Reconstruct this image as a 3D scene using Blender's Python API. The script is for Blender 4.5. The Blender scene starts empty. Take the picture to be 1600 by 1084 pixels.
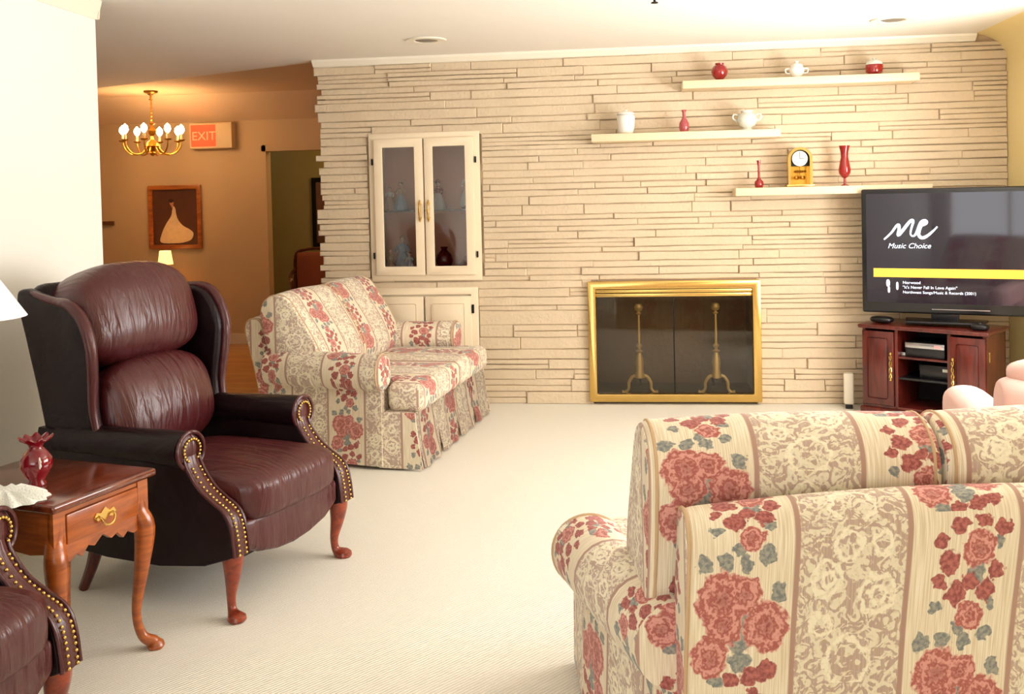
import bpy, bmesh, math, random
from mathutils import Vector, Matrix
random.seed(7)
PI = math.pi; sin = math.sin; cos = math.cos; R = math.radians
scn = bpy.context.scene; COL = scn.collection

# ------------------------------------------------------------------ materials
def lin(c):
    return tuple((x/255/12.92 if x/255 <= .04045 else ((x/255+.055)/1.055)**2.4) for x in c)
def newmat(name):
    m = bpy.data.materials.new(name); m.use_nodes = True
    return m, m.node_tree, m.node_tree.nodes['Principled BSDF']
def nd(nt, t, **kw):
    n = nt.nodes.new(t)
    for k, v in kw.items():
        if k.startswith('i_'):
            n.inputs[int(k[2:])].default_value = v
        else: setattr(n, k, v)
    return n
def mat(name, rgb, rough=.5, metal=0, var=.06, scale=6, bump=0, bscale=80, coat=0, spec=.5, trans=0, emit=None, estr=0, sss=0, obj=True, stretch=None):
    m, nt, b = newmat(name); L = nt.links.new
    c = lin(rgb)
    tc = nd(nt, 'ShaderNodeTexCoord'); src = tc.outputs['Object']
    if stretch:
        mp = nd(nt, 'ShaderNodeMapping'); mp.inputs['Scale'].default_value = stretch; L(src, mp.inputs[0]); src = mp.outputs[0]
    nz = nd(nt, 'ShaderNodeTexNoise'); nz.inputs['Scale'].default_value = scale; nz.inputs['Detail'].default_value = 3
    L(src, nz.inputs['Vector'])
    mx = nd(nt, 'ShaderNodeMix', data_type='RGBA')
    mx.inputs[6].default_value = tuple(x*(1-var) for x in c)+(1,); mx.inputs[7].default_value = tuple(min(1, x*(1+var)) for x in c)+(1,)
    L(nz.outputs['Fac'], mx.inputs[0]); L(mx.outputs[2], b.inputs['Base Color'])
    b.inputs['Roughness'].default_value = rough; b.inputs['Metallic'].default_value = metal
    b.inputs['Coat Weight'].default_value = coat; b.inputs['Specular IOR Level'].default_value = spec
    b.inputs['Transmission Weight'].default_value = trans
    if sss: b.inputs['Subsurface Weight'].default_value = sss; b.inputs['Subsurface Radius'].default_value = (.02, .02, .02)
    if emit: b.inputs['Emission Color'].default_value = lin(emit)+(1,); b.inputs['Emission Strength'].default_value = estr
    if bump:
        n2 = nd(nt, 'ShaderNodeTexNoise'); n2.inputs['Scale'].default_value = bscale; n2.inputs['Detail'].default_value = 4
        L(src, n2.inputs['Vector'])
        bp = nd(nt, 'ShaderNodeBump'); bp.inputs['Strength'].default_value = bump; bp.inputs['Distance'].default_value = .01
        L(n2.outputs['Fac'], bp.inputs['Height']); L(bp.outputs[0], b.inputs['Normal'])
    return m
def wood(name, rgb, dark, rough=.3, coat=.4, s=(3, 30, 30), bands=3):
    m, nt, b = newmat(name); L = nt.links.new
    tc = nd(nt, 'ShaderNodeTexCoord'); mp = nd(nt, 'ShaderNodeMapping'); mp.inputs['Scale'].default_value = s
    L(tc.outputs['Object'], mp.inputs[0])
    nz = nd(nt, 'ShaderNodeTexNoise'); nz.inputs['Scale'].default_value = 1; nz.inputs['Detail'].default_value = 6; nz.inputs['Distortion'].default_value = 1.2
    L(mp.outputs[0], nz.inputs['Vector'])
    cr = nd(nt, 'ShaderNodeValToRGB'); cr.color_ramp.elements[0].position = .35; cr.color_ramp.elements[1].position = .65
    cr.color_ramp.elements[0].color = lin(dark)+(1,); cr.color_ramp.elements[1].color = lin(rgb)+(1,)
    L(nz.outputs['Fac'], cr.inputs[0]); L(cr.outputs[0], b.inputs['Base Color'])
    b.inputs['Roughness'].default_value = rough; b.inputs['Coat Weight'].default_value = coat; b.inputs['Coat Roughness'].default_value = .15
    return m
def leather(name, rgb, rough=.33, spec=.55):
    m, nt, b = newmat(name); L = nt.links.new
    tc = nd(nt, 'ShaderNodeTexCoord')
    nz = nd(nt, 'ShaderNodeTexNoise'); nz.inputs['Scale'].default_value = 5; nz.inputs['Detail'].default_value = 4; L(tc.outputs['Object'], nz.inputs['Vector'])
    c = lin(rgb); mx = nd(nt, 'ShaderNodeMix', data_type='RGBA')
    mx.inputs[6].default_value = tuple(x*.72 for x in c)+(1,); mx.inputs[7].default_value = tuple(x*1.25 for x in c)+(1,)
    L(nz.outputs['Fac'], mx.inputs[0]); L(mx.outputs[2], b.inputs['Base Color'])
    mp = nd(nt, 'ShaderNodeMapping'); mp.inputs['Scale'].default_value = (26, 5, 5); L(tc.outputs['Object'], mp.inputs[0])
    n2 = nd(nt, 'ShaderNodeTexNoise'); n2.inputs['Scale'].default_value = 1; n2.inputs['Detail'].default_value = 3; n2.inputs['Distortion'].default_value = .6; L(mp.outputs[0], n2.inputs['Vector'])
    v = nd(nt, 'ShaderNodeTexVoronoi'); v.inputs['Scale'].default_value = 260; L(tc.outputs['Object'], v.inputs['Vector'])
    b1 = nd(nt, 'ShaderNodeBump'); b1.inputs['Strength'].default_value = .45; b1.inputs['Distance'].default_value = .03; L(n2.outputs['Fac'], b1.inputs['Height'])
    b2 = nd(nt, 'ShaderNodeBump'); b2.inputs['Strength'].default_value = .15; b2.inputs['Distance'].default_value = .002; L(v.outputs['Distance'], b2.inputs['Height']); L(b1.outputs[0], b2.inputs['Normal'])
    L(b2.outputs[0], b.inputs['Normal'])
    b.inputs['Roughness'].default_value = rough; b.inputs['Specular IOR Level'].default_value = spec
    return m
def emis(name, rgb, s):
    return mat(name, rgb, .6, var=0, emit=rgb, estr=s)
def glassmat(name, rgb, alpha=.12, rough=.03):
    # thin pane: mostly clear, mirror-like at grazing angles
    m, nt, b = newmat(name); L = nt.links.new; nt.nodes.remove(b)
    out = nt.nodes['Material Output']
    t = nd(nt, 'ShaderNodeBsdfTransparent'); t.inputs[0].default_value = lin(rgb)+(1,)
    g = nd(nt, 'ShaderNodeBsdfGlossy'); g.inputs['Roughness'].default_value = rough
    fr = nd(nt, 'ShaderNodeFresnel'); fr.inputs[0].default_value = 1.5
    ad = nd(nt, 'ShaderNodeMath', operation='ADD'); ad.inputs[1].default_value = alpha*.15; L(fr.outputs[0], ad.inputs[0])
    mx = nd(nt, 'ShaderNodeMixShader'); L(ad.outputs[0], mx.inputs[0]); L(t.outputs[0], mx.inputs[1]); L(g.outputs[0], mx.inputs[2]); L(mx.outputs[0], out.inputs[0])
    return m
def rubyglass(name, rgb):
    m = mat(name, rgb, .06, coat=.6, var=.15, scale=20)
    b = m.node_tree.nodes['Principled BSDF']; b.inputs['Transmission Weight'].default_value = .45; b.inputs['IOR'].default_value = 1.45
    return m

def floral(name='floral_tapestry'):
    m, nt, b = newmat(name); L = nt.links.new
    PU, PV = .46, .46
    uv = nd(nt, 'ShaderNodeUVMap'); uv.uv_map = 'UVMap'
    nzd = nd(nt, 'ShaderNodeTexNoise'); nzd.inputs['Scale'].default_value = 50; nzd.inputs['Detail'].default_value = 2; L(uv.outputs[0], nzd.inputs['Vector'])
    sb = nd(nt, 'ShaderNodeVectorMath', operation='SUBTRACT'); L(nzd.outputs['Color'], sb.inputs[0]); sb.inputs[1].default_value = (.5, .5, .5)
    sc = nd(nt, 'ShaderNodeVectorMath', operation='SCALE'); L(sb.outputs[0], sc.inputs[0]); sc.inputs['Scale'].default_value = .034
    sx = nd(nt, 'ShaderNodeSeparateXYZ'); L(uv.outputs[0], sx.inputs[0])
    def M(op, a, bb=None, cc=None, clamp=False):
        n = nt.nodes.new('ShaderNodeMath'); n.operation = op; n.use_clamp = clamp
        for i, x in enumerate((a, bb, cc)):
            if x is None: continue
            if isinstance(x, (int, float)): n.inputs[i].default_value = x
            else: L(x, n.inputs[i])
        return n.outputs[0]
    def mixc(f, a, bb):
        n = nd(nt, 'ShaderNodeMix', data_type='RGBA'); L(f, n.inputs[0])
        for i, x in ((6, a), (7, bb)):
            if isinstance(x, tuple): n.inputs[i].default_value = x if len(x) == 4 else x+(1,)
            else: L(x, n.inputs[i])
        return n.outputs[2]
    def sstep(x, a, bb):
        n = nd(nt, 'ShaderNodeMapRange', interpolation_type='SMOOTHSTEP'); L(x, n.inputs[0]); n.inputs[1].default_value = a; n.inputs[2].default_value = bb
        return n.outputs[0]
    ut = M('DIVIDE', sx.outputs[0], PU); col = M('FLOOR', ut); t = M('FRACT', ut)
    voff = M('MULTIPLY', M('SUBTRACT', 1, M('MODULO', M('ABSOLUTE', col), 2)), .15)
    vv = M('ADD', sx.outputs[1], voff)
    pv = M('MULTIPLY', M('FRACT', M('DIVIDE', vv, PV)), PV)
    pu = M('MULTIPLY', M('SUBTRACT', t, .25), PU)
    P0 = nd(nt, 'ShaderNodeCombineXYZ'); L(pu, P0.inputs[0]); L(pv, P0.inputs[1])
    P = nd(nt, 'ShaderNodeVectorMath', operation='ADD'); L(P0.outputs[0], P.inputs[0]); L(sc.outputs[0], P.inputs[1])
    zz = nd(nt, 'ShaderNodeVectorMath', operation='MULTIPLY'); L(P.outputs[0], zz.inputs[0]); zz.inputs[1].default_value = (1, 1, 0)
    def field(blobs):
        cur = None
        for cx, cy, r in blobs:
            d = nd(nt, 'ShaderNodeVectorMath', operation='DISTANCE'); L(zz.outputs[0], d.inputs[0]); d.inputs[1].default_value = (cx, cy, 0)
            q = M('DIVIDE', d.outputs['Value'], r)
            cur = q if cur is None else M('MINIMUM', cur, q)
        return cur
    roses = field([(-.036, .158, .056), (.058, .108, .050), (-.058, .055, .042), (.012, .165, .036), (-.03, .115, .04), (.022, .268, .028), (.03, .385, .036)])
    reds = field([(-.012, .305, .024), (.05, .315, .022), (-.012, .43, .021), (-.05, .4, .017), (-.028, .362, .024), (.068, .35, .018), (.06, .03, .022), (.025, .018, .021), (-.05, .33, .015), (-.012, .012, .018), (.015, .328, .018), (.075, .425, .017), (.035, .44, .018)])
    leaves = field([(-.075, .222, .019), (-.03, .225, .017), (.012, .22, .016), (.055, .235, .019), (.08, .17, .018), (.0, .085, .026), (.005, .048, .024), (-.045, .012, .018), (.02, .125, .022), (.028, .345, .019), (.072, .4, .014), (-.05, .285, .014), (.0, .245, .015), (.06, .29, .013)])
    nf = nd(nt, 'ShaderNodeTexNoise'); nf.inputs['Scale'].default_value = 120; nf.inputs['Detail'].default_value = 2; L(uv.outputs[0], nf.inputs['Vector'])
    # threads
    mp = nd(nt, 'ShaderNodeMapping'); mp.inputs['Scale'].default_value = (420, 9, 1); L(uv.outputs[0], mp.inputs[0])
    th = nd(nt, 'ShaderNodeTexNoise'); th.inputs['Scale'].default_value = 1; th.inputs['Detail'].default_value = 2; L(mp.outputs[0], th.inputs['Vector'])
    ground = mixc(sstep(th.outputs['Fac'], .3, .7), lin((214, 196, 164)), lin((240, 228, 206)))
    # scroll stripe
    su = M('MULTIPLY', M('SUBTRACT', t, .75), PU)
    S0 = nd(nt, 'ShaderNodeCombineXYZ'); L(su, S0.inputs[0]); L(vv, S0.inputs[1])
    w = nd(nt, 'ShaderNodeTexNoise'); w.inputs['Scale'].default_value = 34; w.inputs['Detail'].default_value = 2.5; w.inputs['Distortion'].default_value = 2.2; L(S0.outputs[0], w.inputs['Vector'])
    leafm = sstep(w.outputs['Fac'], .46, .54)
    pv3 = M('MULTIPLY', M('FRACT', M('DIVIDE', vv, .30)), .30)
    S1a = nd(nt, 'ShaderNodeCombineXYZ'); L(su, S1a.inputs[0]); L(pv3, S1a.inputs[1])
    S1b = nd(nt, 'ShaderNodeVectorMath', operation='ADD'); L(S1a.outputs[0], S1b.inputs[0]); L(sc.outputs[0], S1b.inputs[1])
    S1 = nd(nt, 'ShaderNodeVectorMath', operation='MULTIPLY'); L(S1b.outputs[0], S1.inputs[0]); S1.inputs[1].default_value = (1, 1, 0)
    ring = None
    for cx, cy, r in ((.055, .16, .034), (-.052, .19, .028), (.0, .04, .045), (.06, .25, .018), (.055, .16, .015), (-.05, .19, .012), (-.06, .11, .02), (-.01, .25, .026)):
        d = nd(nt, 'ShaderNodeVectorMath', operation='DISTANCE'); L(S1.outputs[0], d.inputs[0]); d.inputs[1].default_value = (cx, cy, 0)
        q = M('ABSOLUTE', M('SUBTRACT', d.outputs['Value'], r))
        ring = q if ring is None else M('MINIMUM', ring, q)
    rm = M('SUBTRACT', 1, sstep(ring, .003, .007))
    scr = mixc(leafm, lin((184, 158, 144)), lin((228, 217, 192)))
    scr = mixc(rm, scr, lin((240, 230, 205)))
    scr = mixc(M('MULTIPLY', sstep(nf.outputs['Fac'], .5, .7), .35), scr, lin((190, 172, 120)))
    scr = mixc(M('MULTIPLY', sstep(th.outputs['Fac'], .45, .7), .25), scr, lin((235, 225, 205)))
    base = mixc(M('GREATER_THAN', t, .5), ground, scr)
    # border lines between stripes
    e = M('MULTIPLY', M('ABSOLUTE', M('SUBTRACT', M('FRACT', M('ADD', M('MULTIPLY', t, 2), .5)), .5)), PU/2)
    base = mixc(M('SUBTRACT', 1, sstep(e, .004, .0075)), base, lin((176, 142, 126)))
    inr = M('LESS_THAN', t, .5)
    # flowers
    lm = M('MULTIPLY', M('SUBTRACT', 1, sstep(leaves, .85, 1.0)), inr)
    base = mixc(lm, base, mixc(sstep(nf.outputs['Fac'], .35, .65), lin((122, 126, 126)), lin((164, 160, 146))))
    dm = M('MULTIPLY', M('SUBTRACT', 1, sstep(reds, .85, 1.0)), inr)
    base = mixc(dm, base, mixc(sstep(nf.outputs['Fac'], .35, .65), lin((144, 80, 76)), lin((186, 112, 104))))
    whorl = M('ADD', M('MULTIPLY', M('SINE', M('ADD', M('MULTIPLY', roses, 15), M('MULTIPLY', nf.outputs['Fac'], 11))), .5), .5)
    rc = mixc(whorl, lin((170, 96, 88)), lin((218, 158, 146)))
    rc = mixc(M('MULTIPLY', M('SUBTRACT', 1, sstep(roses, .0, .5)), .6), rc, lin((138, 68, 62)))
    ro = M('MULTIPLY', M('SUBTRACT', 1, sstep(roses, .88, 1.0)), inr)
    base = mixc(ro, base, rc)
    L(base, b.inputs['Base Color'])
    b.inputs['Roughness'].default_value = .85; b.inputs['Specular IOR Level'].default_value = .2; b.inputs['Sheen Weight'].default_value = .15
    bp = nd(nt, 'ShaderNodeBump'); bp.inputs['Strength'].default_value = .2; bp.inputs['Distance'].default_value = .003; L(th.outputs['Fac'], bp.inputs['Height']); L(bp.outputs[0], b.inputs['Normal'])
    return m

def carpet():
    m, nt, b = newmat('ribbed_cream_carpet'); L = nt.links.new
    tc = nd(nt, 'ShaderNodeTexCoord'); mp = nd(nt, 'ShaderNodeMapping'); mp.inputs['Rotation'].default_value = (0, 0, R(38)); L(tc.outputs['Object'], mp.inputs[0])
    w = nd(nt, 'ShaderNodeTexWave'); w.inputs['Scale'].default_value = 26; w.inputs['Distortion'].default_value = 1.2; w.inputs['Detail'].default_value = 2; L(mp.outputs[0], w.inputs['Vector'])
    n = nd(nt, 'ShaderNodeTexNoise'); n.inputs['Scale'].default_value = 220; L(tc.outputs['Object'], n.inputs['Vector'])
    ad = nd(nt, 'ShaderNodeMath', operation='MULTIPLY_ADD'); L(n.outputs['Fac'], ad.inputs[0]); ad.inputs[1].default_value = .6; L(w.outputs['Fac'], ad.inputs[2])
    cr = nd(nt, 'ShaderNodeMix', data_type='RGBA'); L(ad.outputs[0], cr.inputs[0]); cr.inputs[6].default_value = lin((214, 207, 192))+(1,); cr.inputs[7].default_value = lin((242, 237, 224))+(1,)
    L(cr.outputs[2], b.inputs['Base Color']); b.inputs['Roughness'].default_value = .95; b.inputs['Specular IOR Level'].default_value = .1
    bp = nd(nt, 'ShaderNodeBump'); bp.inputs['Strength'].default_value = .5; bp.inputs['Distance'].default_value = .006; L(ad.outputs[0], bp.inputs['Height']); L(bp.outputs[0], b.inputs['Normal'])
    return m

FLOR = floral(); CARPET = carpet()
STONE = mat('cream_painted_ledgestone', (212, 192, 163), .7, var=.05, scale=5, bump=.5, bscale=45)
MORTAR = mat('recessed_joint', (184, 160, 132), .9, bump=.3)
CEIL = mat('white_ceiling_paint', (236, 230, 220), .8, var=.015, bump=.1, bscale=120)
WHITE = mat('white_wall_paint', (240, 238, 230), .6, var=.015)
YELLOW = mat('pale_yellow_wall_paint', (240, 220, 160), .7, var=.02)
TRIMW = mat('ivory_gloss_trim', (238, 230, 212), .4, var=.02)
BEIGE = mat('tan_wall_paint', (206, 182, 150), .8, var=.02)
OLIVE = mat('olive_wall_paint', (160, 150, 100), .8, var=.03)
CABW = mat('cream_cabinet_paint', (238, 220, 190), .45, var=.02)
CABIN = mat('pink_beige_cabinet_lining', (244, 172, 138), .7, var=.03)
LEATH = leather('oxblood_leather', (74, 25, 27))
LEATHSHADE = leather('shaded_oxblood_leather', (26, 11, 14), .38, .22)  # shaded copy of the oxblood leather: darkness of the chair sides put into colour
CHERRY = wood('cherry_wood', (150, 58, 26), (110, 36, 16))
OAK = wood('honey_oak', (176, 90, 32), (132, 62, 20), s=(6, 6, 40))
TABTOP = wood('polished_walnut_top', (120, 52, 24), (74, 28, 14), rough=.15, coat=.8)
MAHOG = wood('mahogany', (104, 34, 24), (66, 18, 14), s=(30, 30, 4))
FLOORW = wood('oak_floor_boards', (208, 150, 78), (176, 118, 54), s=(1.5, 14, 1), rough=.35)
ANDB = mat('satin_brass', (240, 205, 130), .4, .55, var=.05, scale=40)
BRASS = mat('polished_brass', (218, 182, 108), .22, 1, var=.03)
GOLD = mat('antique_gold', (206, 156, 66), .28, 1, var=.08, scale=30)
BLACK = mat('black_plastic', (18, 18, 22), .3, var=.1)
BLACKM = mat('black_iron', (24, 22, 22), .5, .6)
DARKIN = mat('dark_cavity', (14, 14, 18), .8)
FIREB = mat('sooty_firebrick', (122, 94, 64), .9, var=.25, scale=9, bump=.5, bscale=25)
ASH = mat('grey_hearth_ash', (120, 110, 92), .95, var=.2, scale=14)
CHROME = mat('satin_chrome', (190, 190, 195), .25, 1)
RUBY = rubyglass('ruby_glass', (176, 40, 40)); CRAN = rubyglass('cranberry_glass', (206, 96, 102)); DRUBY = rubyglass('dark_ruby_glass', (120, 8, 22)); VRUBY = rubyglass('deep_ruby_glass', (150, 16, 34))
PORC = mat('white_porcelain', (240, 236, 226), .15, coat=.5, var=.03, scale=30)
PORCG = mat('grey_white_glazed_china', (214, 216, 204), .15, coat=.5, var=.2, scale=40)
SKIN = mat('porcelain_flesh_glaze', (232, 190, 165), .3)
BLUEP = mat('blue_grey_glaze', (140, 160, 185), .25, var=.2, scale=60)
REDP = mat('red_glaze', (170, 50, 45), .25, var=.2, scale=60)
TANP = mat('tan_glaze', (196, 152, 110), .3, var=.2, scale=60)
HAIRM = mat('brown_glaze', (110, 70, 45), .4)
PANE = glassmat('clear_glass', (235, 235, 235)); FPANE = glassmat('smoked_fire_glass', (235, 232, 225), .0)
SHADE = mat('white_pleated_shade', (250, 250, 252), .8, var=.01); SHADE.node_tree.nodes['Principled BSDF'].inputs['Transmission Weight'].default_value = 0
PINK = mat('dusty_pink_upholstery', (226, 186, 178), .8, var=.05, scale=12, bump=.15, bscale=300)
LACE = mat('white_crochet_lace', (244, 244, 236), .9, bump=.8, bscale=160)

# ------------------------------------------------------------------ object helpers
def link(o, parent=None):
    COL.objects.link(o)
    if parent is not None: o.parent = parent
    return o
def thing(name, label, cat, loc=(0, 0, 0), rz=0, group=None):
    o = bpy.data.objects.new(name, None); o.empty_display_size = .1; COL.objects.link(o)
    o.location = loc; o.rotation_euler = (0, 0, R(rz)); o['label'] = label; o['category'] = cat
    if group: o['group'] = group
    return o
def tag(o, label, cat, group=None):
    o['label'] = label; o['category'] = cat
    if group: o['group'] = group
    return o
def done(name, bm, m, parent=None, smooth=True, auto=40, label=None, recalc=True):
    if recalc: bmesh.ops.recalc_face_normals(bm, faces=bm.faces[:])
    me = bpy.data.meshes.new(name); bm.to_mesh(me); bm.free()
    ms = m if isinstance(m, (list, tuple)) else [m]
    for x in ms: me.materials.append(x)
    if smooth:
        for p in me.polygons: p.use_smooth = True
        try: me.set_sharp_from_angle(angle=R(auto))
        except Exception: pass
    o = bpy.data.objects.new(name, me)
    if label: o['label'] = label
    return link(o, parent)
def struct(name, bm, m, smooth=False, parent=None):
    o = done(name, bm, m, parent, smooth)
    o['kind'] = 'structure'; return o
def box(bm, x0, x1, y0, y1, z0, z1, bev=0, seg=2, mi=0):
    a = bmesh.new() if bev else bm
    vs = [a.verts.new(p) for p in ((x0, y0, z0), (x1, y0, z0), (x1, y1, z0), (x0, y1, z0), (x0, y0, z1), (x1, y0, z1), (x1, y1, z1), (x0, y1, z1))]
    fs = [a.faces.new([vs[i] for i in f]) for f in ((0, 3, 2, 1), (4, 5, 6, 7), (0, 1, 5, 4), (1, 2, 6, 5), (2, 3, 7, 6), (3, 0, 4, 7))]
    for f in fs: f.material_index = mi
    if bev:
        bmesh.ops.bevel(a, geom=a.edges[:], offset=bev, segments=seg, profile=.5, affect='EDGES')
        merge(bm, a)
    return bm
def merge(bm, a, M=None):
    if M is not None: bmesh.ops.transform(a, matrix=M, verts=a.verts[:])
    me = bpy.data.meshes.new('tmp'); a.to_mesh(me); a.free(); bm.from_mesh(me); bpy.data.meshes.remove(me)
def B(*args, bev=0, seg=2): return box(bmesh.new(), *args, bev=bev, seg=seg)
def prism(bm, poly, a0, a1, axis='z', bev=0, seg=3):
    """poly of 2D points; axis = extrusion axis. x: (y,z); y: (x,z); z: (x,y)"""
    a = bmesh.new()
    def P(p, h):
        return {'x': (h, p[0], p[1]), 'y': (p[0], h, p[1]), 'z': (p[0], p[1], h)}[axis]
    v0 = [a.verts.new(P(p, a0)) for p in poly]; v1 = [a.verts.new(P(p, a1)) for p in poly]
    a.faces.new(v0); a.faces.new(v1[::-1])
    n = len(poly)
    for i in range(n): a.faces.new((v0[i], v1[i], v1[(i+1) % n], v0[(i+1) % n]))
    bmesh.ops.recalc_face_normals(a, faces=a.faces[:])
    if bev: 
        ed = [e for e in a.edges if len(e.link_faces) == 2 and e.calc_face_angle() > .6]
        bmesh.ops.bevel(a, geom=ed, offset=bev, segments=seg, profile=.5, affect='EDGES', clamp_overlap=True)
    merge(bm, a); return bm
def lathe(bm, prof, c=(0, 0, 0), seg=28, sx=1, sy=1, wav=None):
    rings = []
    for k, (r, z) in enumerate(prof):
        if r < 1e-5: rings.append([bm.verts.new((c[0], c[1], c[2]+z))]*seg); continue
        ring = []
        for i in range(seg):
            t = 2*PI*i/seg; rr = r; zz = z
            if wav and k >= wav[0]: rr = r*(1+wav[1]*cos(wav[2]*t)); zz = z+wav[3]*cos(wav[2]*t)
            ring.append(bm.verts.new((c[0]+rr*cos(t)*sx, c[1]+rr*sin(t)*sy, c[2]+zz)))
        rings.append(ring)
    for a, b2 in zip(rings, rings[1:]):
        for i in range(seg):
            j = (i+1) % seg; vs = []
            for v in (a[i], a[j], b2[j], b2[i]):
                if v not in vs: vs.append(v)
            if len(vs) > 2:
                try: bm.faces.new(vs)
                except ValueError: pass
    return bm
def spl(pts, n=6, closed=False):
    pts = [Vector(p) for p in pts]; out = []; N = len(pts)
    rng = range(N) if closed else range(N-1)
    for i in rng:
        g = (lambda k: pts[k % N]) if closed else (lambda k: pts[max(0, min(N-1, k))])
        p0, p1, p2, p3 = g(i-1), g(i), g(i+1), g(i+2)
        for j in range(n):
            t = j/n
            out.append(.5*((2*p1)+(p2-p0)*t+(2*p0-5*p1+4*p2-p3)*t*t+(3*p1-p0-3*p2+p3)*t**3))
    if not closed: out.append(pts[-1])
    return out
def tube(bm, pts, rad, seg=10, sub=5, flat=1, closed=False):
    P = spl([tuple(p) for p in pts], sub, closed)
    n = len(P)
    if isinstance(rad, (int, float)): rr = [rad]*n
    else:
        rs = spl([(r, 0, 0) for r in rad], sub, closed); rr = [max(.0005, q.x) for q in rs]
    rings = []; prev = None
    for i, p in enumerate(P):
        if closed: d = (P[(i+1) % n]-P[i-1]).normalized()
        else: d = (P[min(i+1, n-1)]-P[max(i-1, 0)]).normalized()
        if prev is None:
            up = Vector((0, 0, 1)) if abs(d.z) < .9 else Vector((1, 0, 0)); s = d.cross(up).normalized()
        else: s = (prev-d*prev.dot(d)).normalized()
        prev = s; u = s.cross(d)
        rings.append([bm.verts.new(p+(s*cos(2*PI*k/seg)+u*sin(2*PI*k/seg)*flat)*rr[i]) for k in range(seg)])
    m = n if closed else n-1
    for i in range(m):
        a, b2 = rings[i], rings[(i+1) % n]
        for k in range(seg): bm.faces.new((a[k], a[(k+1) % seg], b2[(k+1) % seg], b2[k]))
    if not closed: bm.faces.new(rings[0][::-1]); bm.faces.new(rings[-1])
    return bm
def pillow(bm, c, h, e=5, n=14, crown=(0, 0, 0), M=None, dip=None):
    """rounded, puffed box: centre c, half sizes h, squareness e"""
    a = bmesh.new(); bmesh.ops.create_cube(a, size=2)
    bmesh.ops.subdivide_edges(a, edges=a.edges[:], cuts=n, use_grid_fill=True)
    for v in a.verts:
        p = v.co; q = (abs(p.x)**e+abs(p.y)**e+abs(p.z)**e)**(1/e); p = p/q
        cx = 1+crown[0]*(1-p.y**2)*(1-p.z**2); cy = 1+crown[1]*(1-p.x**2)*(1-p.z**2); cz = 1+crown[2]*(1-p.x**2)*(1-p.y**2)
        w = Vector((p.x*h[0]*cx, p.y*h[1]*cy, p.z*h[2]*cz))
        if dip: w = dip(w, p)
        v.co = w
    T = Matrix.Translation(c)
    merge(bm, a, T @ M if M is not None else T); return bm
def loftx(bm, ring, x0, x1, ends=.86, n=10, puff=0, rr=.05):
    """ring = closed list of (y,z); extruded along x with softly rounded ends"""
    cy = sum(p[0] for p in ring)/len(ring); cz = sum(p[1] for p in ring)/len(ring)
    xs = []
    for k in range(7): a = PI/2*k/6; xs.append((x0+rr*(1-sin(a)), ends+(1-ends)*cos(a)))
    xs = xs[::-1]; xs[0] = (x0, ends)
    xs = [(x0+rr*(1-cos(PI/2*k/6)), ends+(1-ends)*sin(PI/2*k/6)) for k in range(7)]
    mid = [(x0+rr+(x1-x0-2*rr)*k/n, 1+puff*sin(PI*k/n)) for k in range(1, n)]
    xs = xs+mid+[(x1+x0-x, s) for x, s in xs[::-1]]
    rings = [[bm.verts.new((x, cy+(p[0]-cy)*s, cz+(p[1]-cz)*s)) for p in ring] for x, s in xs]
    N = len(ring)
    for a, b2 in zip(rings, rings[1:]):
        for k in range(N): bm.faces.new((a[k], a[(k+1) % N], b2[(k+1) % N], b2[k]))
    bm.faces.new(rings[0][::-1]); bm.faces.new(rings[-1]); return bm
def ring2(pts, n=6):
    return [(p.x, p.y) for p in spl([(a, b2, 0) for a, b2 in pts], n, True)]
def uvs(bm, axis='x', zt=1, off=(0, 0)):
    bmesh.ops.recalc_face_normals(bm, faces=bm.faces[:])
    L = bm.loops.layers.uv.get('UVMap') or bm.loops.layers.uv.new('UVMap')
    for f in bm.faces:
        n = f.normal
        for l in f.loops:
            x, y, z = l.vert.co
            if axis == 'x':
                if abs(n.x) > .8: u, v = y+.345, z
                else: u = x; v = z+y if n.y < 0 else y-z+2*zt
            else:
                if abs(n.y) > .8: u, v = x+.23, z
                else: u = y; v = z+x if n.x < 0 else z-x
            l[L].uv = (u+off[0], v+off[1])
    return bm
def text_bm(bm, s, size, M, italic=0, depth=.0006):
    cu = bpy.data.curves.new('t', 'FONT'); cu.body = s; cu.size = size; cu.extrude = depth; cu.shear = italic; cu.align_x = 'LEFT'
    o = bpy.data.objects.new('t', cu); COL.objects.link(o)
    dg = bpy.context.evaluated_depsgraph_get(); me = bpy.data.meshes.new_from_object(o.evaluated_get(dg))
    a = bmesh.new(); a.from_mesh(me); bpy.data.objects.remove(o); bpy.data.meshes.remove(me); bpy.data.curves.remove(cu)
    merge(bm, a, M); return bm
def dup(root, loc, rz, label, group=None):
    r = root.copy(); COL.objects.link(r); r.location = loc; r.rotation_euler = (0, 0, R(rz)); r['label'] = label
    if group: r['group'] = group
    for ch in list(root.children):
        c = ch.copy(); COL.objects.link(c); c.parent = r
        for g in list(ch.children):
            d = g.copy(); COL.objects.link(d); d.parent = c
    return r

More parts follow.
